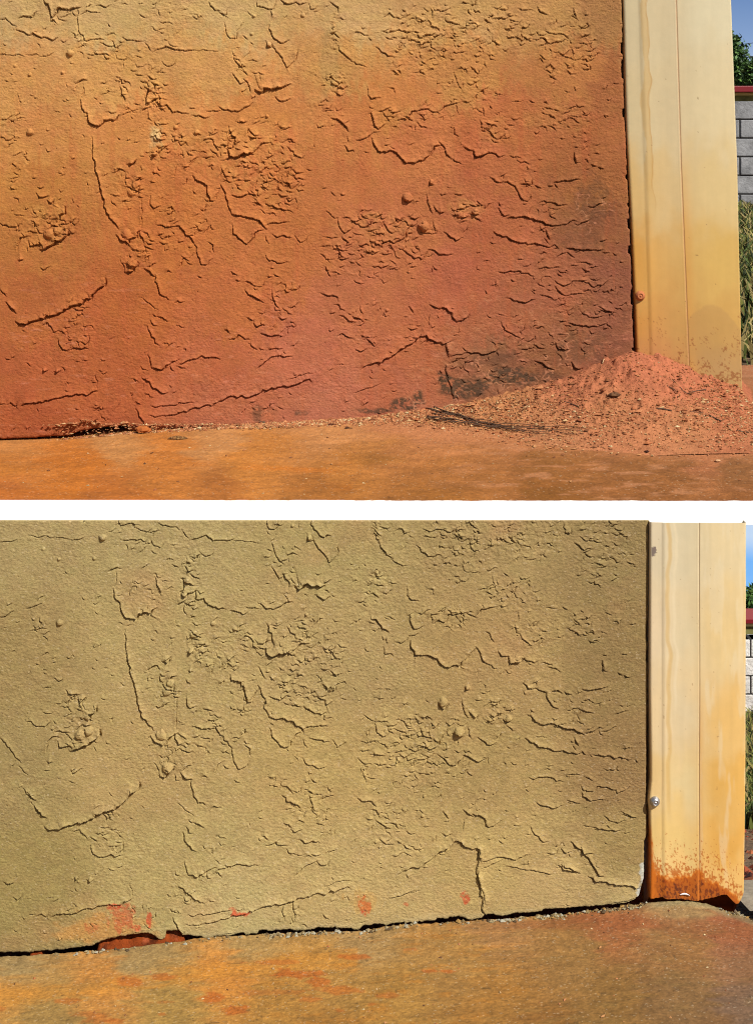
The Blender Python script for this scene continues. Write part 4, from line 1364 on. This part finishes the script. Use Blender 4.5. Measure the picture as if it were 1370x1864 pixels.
M_block = material("grey_block", base=(.19, .19, .195), rough=.95, var=.85, vscale=4, bump=.8, bscale=40, bdist=.01)
M_mortar = material("mortar", base=(.03, .028, .027), var=.3)
def block_wall(x0, x1, d, zb, zt, course, blen, label, mat):
    root = empty("block_wall", ((x0 + x1) / 2, d, zb)); tag(root, label, "wall")
    g = course * .035; B = []; z = zb; k = 0
    rr = random.Random(3)
    while z < zt - course * .3:
        x = x0 - (blen * .5 if k % 2 else 0)
        while x < x1:
            dj = rr.uniform(0, .06) * course
            B.append((x + g - root.location.x, x + blen - g - root.location.x, -course * .5 + dj, course * .5, z + g - zb, z + course - g - zb)); x += blen
        z += course; k += 1
    o = boxes("blocks", B, mat, root, bev=course * .05)
    boxes("mortar", [(x0 - root.location.x, x1 - root.location.x, -course * .40, course * .40, 0, z - zb - g)], M_mortar, root)
    return root
block_wall(2.6, 5.0, 12.4, CZ - .43, CZ + .57, .168, .33, "grey concrete block wall behind the upper post, beyond dry grass", M_block)
o = boxes("kerb", [(2.6, 5.0, 12.0, 12.2, CZ + yz, CZ - .385)], material("kerb", base=(.34, .30, .24), var=.3, vscale=6), bev=.01)
tag(o, "low pale concrete kerb at the foot of the upper block wall", "kerb")

M_grass = material("grass", attr=True, rough=.8, var=.2, vscale=20)
def grass(name, n, seed, fx, d0, d1, zf_, h0, h1, cols, label, scale_by_d=True):
    r = np.random.default_rng(seed)
    d = r.uniform(d0, d1, n); x = fx(r, d); z = zf_(d)
    h = r.uniform(h0, h1, n) * (.6 + .1 * d); w = .0022 * d ** .5 * (h / h0) ** .3
    a = r.uniform(0, 6.28, n); ln = r.normal(0, .35, n) * h; ln2 = r.normal(0, .25, n) * h
    V_ = np.zeros((n, 6, 3)); ca = np.cos(a) * w; sa = np.sin(a) * w
    for i, (t, wd) in enumerate(((0, 1), (.55, .8), (1, .1))):
        cx = x + ln * t * t; cy = d + ln2 * t * t; cz = z + h * t * (1 - .2 * t)
        V_[:, i * 2] = np.stack([cx - ca * wd, cy - sa * wd, cz], -1); V_[:, i * 2 + 1] = np.stack([cx + ca * wd, cy + sa * wd, cz], -1)
    q = np.array([(0, 1, 3, 2), (2, 3, 5, 4)])[None] + (np.arange(n) * 6)[:, None, None]
    c = lin(np.array(cols))[r.integers(0, len(cols), n)] * .55
    me = mesh_np(name, V_.reshape(-1, 3), q.reshape(-1, 4), np.repeat(c[:, None], 6, 1).reshape(-1, 3))
    tag(link(name, me, M_grass), label, "grass", kind='stuff')
GC = [(150, 150, 70), (120, 130, 60), (90, 110, 50), (190, 170, 110), (170, 150, 90), (60, 70, 40)]
grass("grass", 9000, 1, lambda r, d: r.uniform(.225, .33, len(d)) * d, 3.1, 11.8, lambda d: np.full_like(d, CZ + yz), .05, .13, GC, "tall mixed green and straw coloured grass behind the upper post")

def crown(name, parent, blobs, n, leaf, cols, seed, thick=.5):
    r = np.random.default_rng(seed); V_ = []; C_ = []
    tot = sum(b[3] ** 2 for b in blobs)
    for (bx, by, bz, br) in blobs:
        m = int(n * br ** 2 / tot)
        dv = r.normal(0, 1, (m, 3)); dv /= np.linalg.norm(dv, axis=1)[:, None]
        rad = br * (r.random(m) ** .4) * (1 + .25 * r.normal(0, 1, m).clip(-1, 1))
        c = dv * rad[:, None] + np.array((bx, by, bz))
        a = r.normal(0, 1, (m, 3)); a /= np.linalg.norm(a, axis=1)[:, None]
        b = np.cross(a, r.normal(0, 1, (m, 3))); b /= np.linalg.norm(b, axis=1)[:, None]
        s = leaf * (.6 + .8 * r.random(m))[:, None]
        V_.append(np.stack([c - a * s, c + b * s * .45, c + a * s, c - b * s * .45], 1))
        cc = lin(np.array(cols))[r.integers(0, len(cols), m)]
        C_.append(np.repeat(cc[:, None], 4, 1))
    V_ = np.concatenate(V_).reshape(-1, 3); C_ = np.concatenate(C_).reshape(-1, 3)
    me = mesh_np(name, V_, np.arange(len(V_)).reshape(-1, 4), C_)
    return link(name, me, M_leaf, parent)
M_leaf = material("leaf", attr=True, rough=.6, var=.25, vscale=4)
M_bark = material("bark", base=(.09, .065, .045), var=.4, vscale=8, bump=.6, bscale=20, bdist=.02)
def tree(base, H, blobs, n, leaf, label, seed, cols=((70, 100, 45), (50, 78, 35), (95, 125, 60), (38, 60, 30))):
    t = empty("tree", base); tag(t, label, "tree")
    V_, Q_ = tube_np([(0, 0, 0), (.03 * H, 0, .3 * H), (-.02 * H, .02 * H, .6 * H), (0, 0, .85 * H)], [.035 * H, .026 * H, .018 * H, .008 * H], 9)
    tr = link("trunk", mesh_np("trunk", V_, Q_), M_bark, t)
    rr = random.Random(seed)
    for b in blobs[:4]:
        V_, Q_ = tube_np([(0, 0, .45 * H), (b[0] * .5, b[1] * .5, .45 * H + (b[2] - .45 * H) * .6), (b[0], b[1], b[2])], [.014 * H, .009 * H, .004 * H], 6)
        link("limb", mesh_np("limb", V_, Q_), M_bark, t)
    crown("crown", t, blobs, n, leaf, cols, seed)
    return t
# upper tree, about 26 m off
tb = Vector(px(1318, 345, 26)); tz = tb.z
def rel(u, v, d, r, b): p = Vector(px(u, v, d)) - b; return (p.x, p.y, p.z, r)
tree(tb, 2.6, [rel(1318, 105, 26, .42, tb), rel(1330, 78, 26, .17, tb), rel(1342, 120, 26.1, .20, tb), rel(1330, 145, 26, .32, tb), rel(1300, 85, 26, .36, tb), rel(1348, 135, 25.8, .2, tb)], 9000, .045, "tall dark green tree showing behind the top of the upper post", 3)
tb = Vector(px(1385, 345, 24))
tree(tb, 2.2, [rel(1385, 130, 24, .26, tb), rel(1368, 132, 24, .17, tb), rel(1375, 148, 24, .22, tb), rel(1400, 130, 24, .3, tb), rel(1358, 150, 24, .14, tb)], 7000, .04, "rounded lower green tree beside the tall one, above the red roof edge", 8)
# neighbour's roof
def house(d, u0, u1, vr0, vr1, vy, vbase, label, mwall, dep=4.):
    h = empty("house", px(u0, vbase, d)); tag(h, label, "house"); b = h.location
    x0 = px(u0, 0, d)[0] - b.x; x1 = px(u1, 0, d)[0] - b.x
    zr0 = px(0, vr0, d)[2] - b.z; zr1 = px(0, vr1, d)[2] - b.z; zy = px(0, vy, d)[2] - b.z
    boxes("gutter", [(x0, x1, -.03 * dep, .0, zr1, zr0 + .004)], material("red_fascia", base=(.17, .008, .014), var=.1, rough=.5), h, bev=.01)
    V_, Q_ = [(x0, 0, zr0), (x1, 0, zr0), (x1, dep, zr0), (x0, dep, zr0), (x0, 0, zr1 + .02), (x1, 0, zr1 + .02), (x1, dep, zr1 + .02), (x0, dep, zr1 + .02)], [(0, 1, 2, 3), (7, 6, 5, 4), (4, 5, 1, 0), (5, 6, 2, 1), (6, 7, 3, 2), (7, 4, 0, 3)]
    link("roof", mesh_np("roof", V_, Q_, smooth=False), material("roof_sheet", base=(.25, .05, .05), var=.2), h)
    boxes("wall", [(x0, x1, .01, dep * .97, zy, zr1)], mwall, h)
    boxes("lower_wall", [(x0, x1, .03, dep * .97, 0, zy)], material("mossy_wall", base=(.16, .15, .05), var=.6, vscale=5), h)
house(19, 1230, 1560, 157, 168, 173, 340, "neighbouring house with a dark red roof edge behind the upper block wall", material("yellow_wall", base=(.62, .50, .22), var=.1))
for k, (v0, v1, lab) in enumerate([(81, 77, "upper thin power line crossing the sky beside the upper tree"), (98, 103, "lower thicker power line crossing the sky beside the upper tree")]):
    a = Vector(px(1300, v0 - (v1 - v0) * 1.4, 30)); b = Vector(px(1480, v1 + (v1 - v0) * 3.5, 30))
    pts = [a.lerp(b, t / 8) - a for t in range(9)]
    V_, Q_ = tube_np(pts, .008 + .004 * k)
    o = link("power_line", mesh_np("power_line", V_, Q_), material("cable", base=(.03, .03, .035), var=.05)); o.location = a
    tag(o, lab, "cable", "power lines")

# ------------------------------------------------------------------ behind the lower post: the ground falls away
sheet("hillside", .552, 9., [(2.03, -1.125), (2.5, -1.245), (5.0, -2.02), (10, -4.6), (60, -30)], M_dirt)
sheet("path", .549, 1.2, [(2.020, -1.098), (2.10, -1.118), (2.20, -1.146)], material("path", base=(.30, .25, .18), var=.4, vscale=40, bump=.5, bscale=200, bdist=.004))
sheet("plain", -300, 300, [(-120, -31), (300, -31)], M_dirt)
r = np.random.default_rng(44); n = 1500
d = r.uniform(2.2, 2.75, n); x = r.uniform(.262, .31, n) * d; z = CZ - 1.125 - (d - 2.03) * .28
szb = r.gamma(2, .003, n) + .002
me = bits("red_rubble", np.stack([x, d, z], -1), np.minimum(szb, .018), lin(np.array([(170, 84, 60), (130, 60, 44), (196, 116, 84), (80, 44, 34)]))[r.integers(0, 4, n)] / KG, .8)
tag(link("red_rubble", me, M_bits), "broken red brick rubble behind the rusted post", "rubble", kind='stuff')
block_wall(.95, 2.6, 4.95, CZ - 2.03, CZ - 1.70, .066, .13, "pale concrete block wall seen past the edge of the rusted post", material("pale_block", base=(.6, .58, .55), var=.35, vscale=16, bump=.8, bscale=60, bdist=.01))
grass("grass", 6000, 6, lambda r, d: r.uniform(.255, .31, len(d)) * d, 2.7, 4.7, lambda d: CZ - 1.245 - (d - 2.5) * .31, .04, .09, GC, "yellow green grass behind the rusted post")
tb = Vector(px(1372, 1300, 10)); 
tree(tb, .9, [rel(1372, 1100, 10, .12, tb), rel(1360, 1092, 10, .05, tb), rel(1364, 1118, 10, .07, tb), rel(1390, 1100, 10, .14, tb), rel(1357, 1112, 10, .04, tb)], 3500, .02, "dark little tree against blue sky past the rusted post", 5)
house(8, 1300, 1560, 1128, 1135, 1141, 1230, "far house with a red roof edge seen past the rusted post", material("yellow_wall_far", base=(.7, .55, .25), var=.1), .2)

# sky backdrop far behind, seen past both posts
m = bpy.data.materials.new("sky"); m.use_nodes = True; t = m.node_tree; Nn = t.nodes; Ln = t.links
Nn.remove(Nn['Principled BSDF']); em = Nn.new('ShaderNodeEmission'); Ln.new(em.outputs[0], Nn['Material Output'].inputs[0])
tc = Nn.new('ShaderNodeTexCoord'); sp_ = Nn.new('ShaderNodeSeparateXYZ'); Ln.new(tc.outputs['Object'], sp_.inputs[0])
mr = Nn.new('ShaderNodeMapRange'); mr.inputs[1].default_value = -30; mr.inputs[2].default_value = 12; Ln.new(sp_.outputs[2], mr.inputs[0])
cr = Nn.new('ShaderNodeValToRGB'); Ln.new(mr.outputs[0], cr.inputs[0])
E = 2 ** .35
def stop(pos, c):
    e = cr.color_ramp.elements.new(pos); e.color = (*(lin(c) / E), 1)
cr.color_ramp.elements[0].color = (*(lin((196, 222, 248)) / E), 1); cr.color_ramp.elements[1].color = (*(lin((104, 136, 186)) / E), 1)
stop(.115, (176, 212, 248)); stop(.14, (128, 188, 250)); stop(.18, (122, 184, 250)); stop(.215, (196, 218, 244)); stop(.5, (190, 210, 232)); stop(.85, (176, 196, 220)); stop(.92, (136, 164, 206))
nz = Nn.new('ShaderNodeTexNoise'); nz.inputs['Scale'].default_value = .25; nz.inputs['Detail'].default_value = 5; Ln.new(tc.outputs['Object'], nz.inputs['Vector'])
rm = Nn.new('ShaderNodeMapRange'); rm.inputs[1].default_value = .5; rm.inputs[2].default_value = .8; rm.inputs[4].default_value = .35; Ln.new(nz.outputs[0], rm.inputs[0])
mx = Nn.new('ShaderNodeMix'); mx.data_type = 'RGBA'; Ln.new(rm.outputs[0], mx.inputs['Factor']); Ln.new(cr.outputs[0], mx.inputs['A']); mx.inputs['B'].default_value = (.6, .66, .74, 1)
Ln.new(mx.outputs['Result'], em.inputs[0])
V_ = []
for i in range(25):
    a = R(-70 + 140 * i / 24); 
    for z in (CZ - 33, CZ + 45): V_.append((85 * math.sin(a), 85 * math.cos(a), z))
tag(link("sky", mesh_np("sky", V_, gridquads(25, 2)), m), kind='structure')
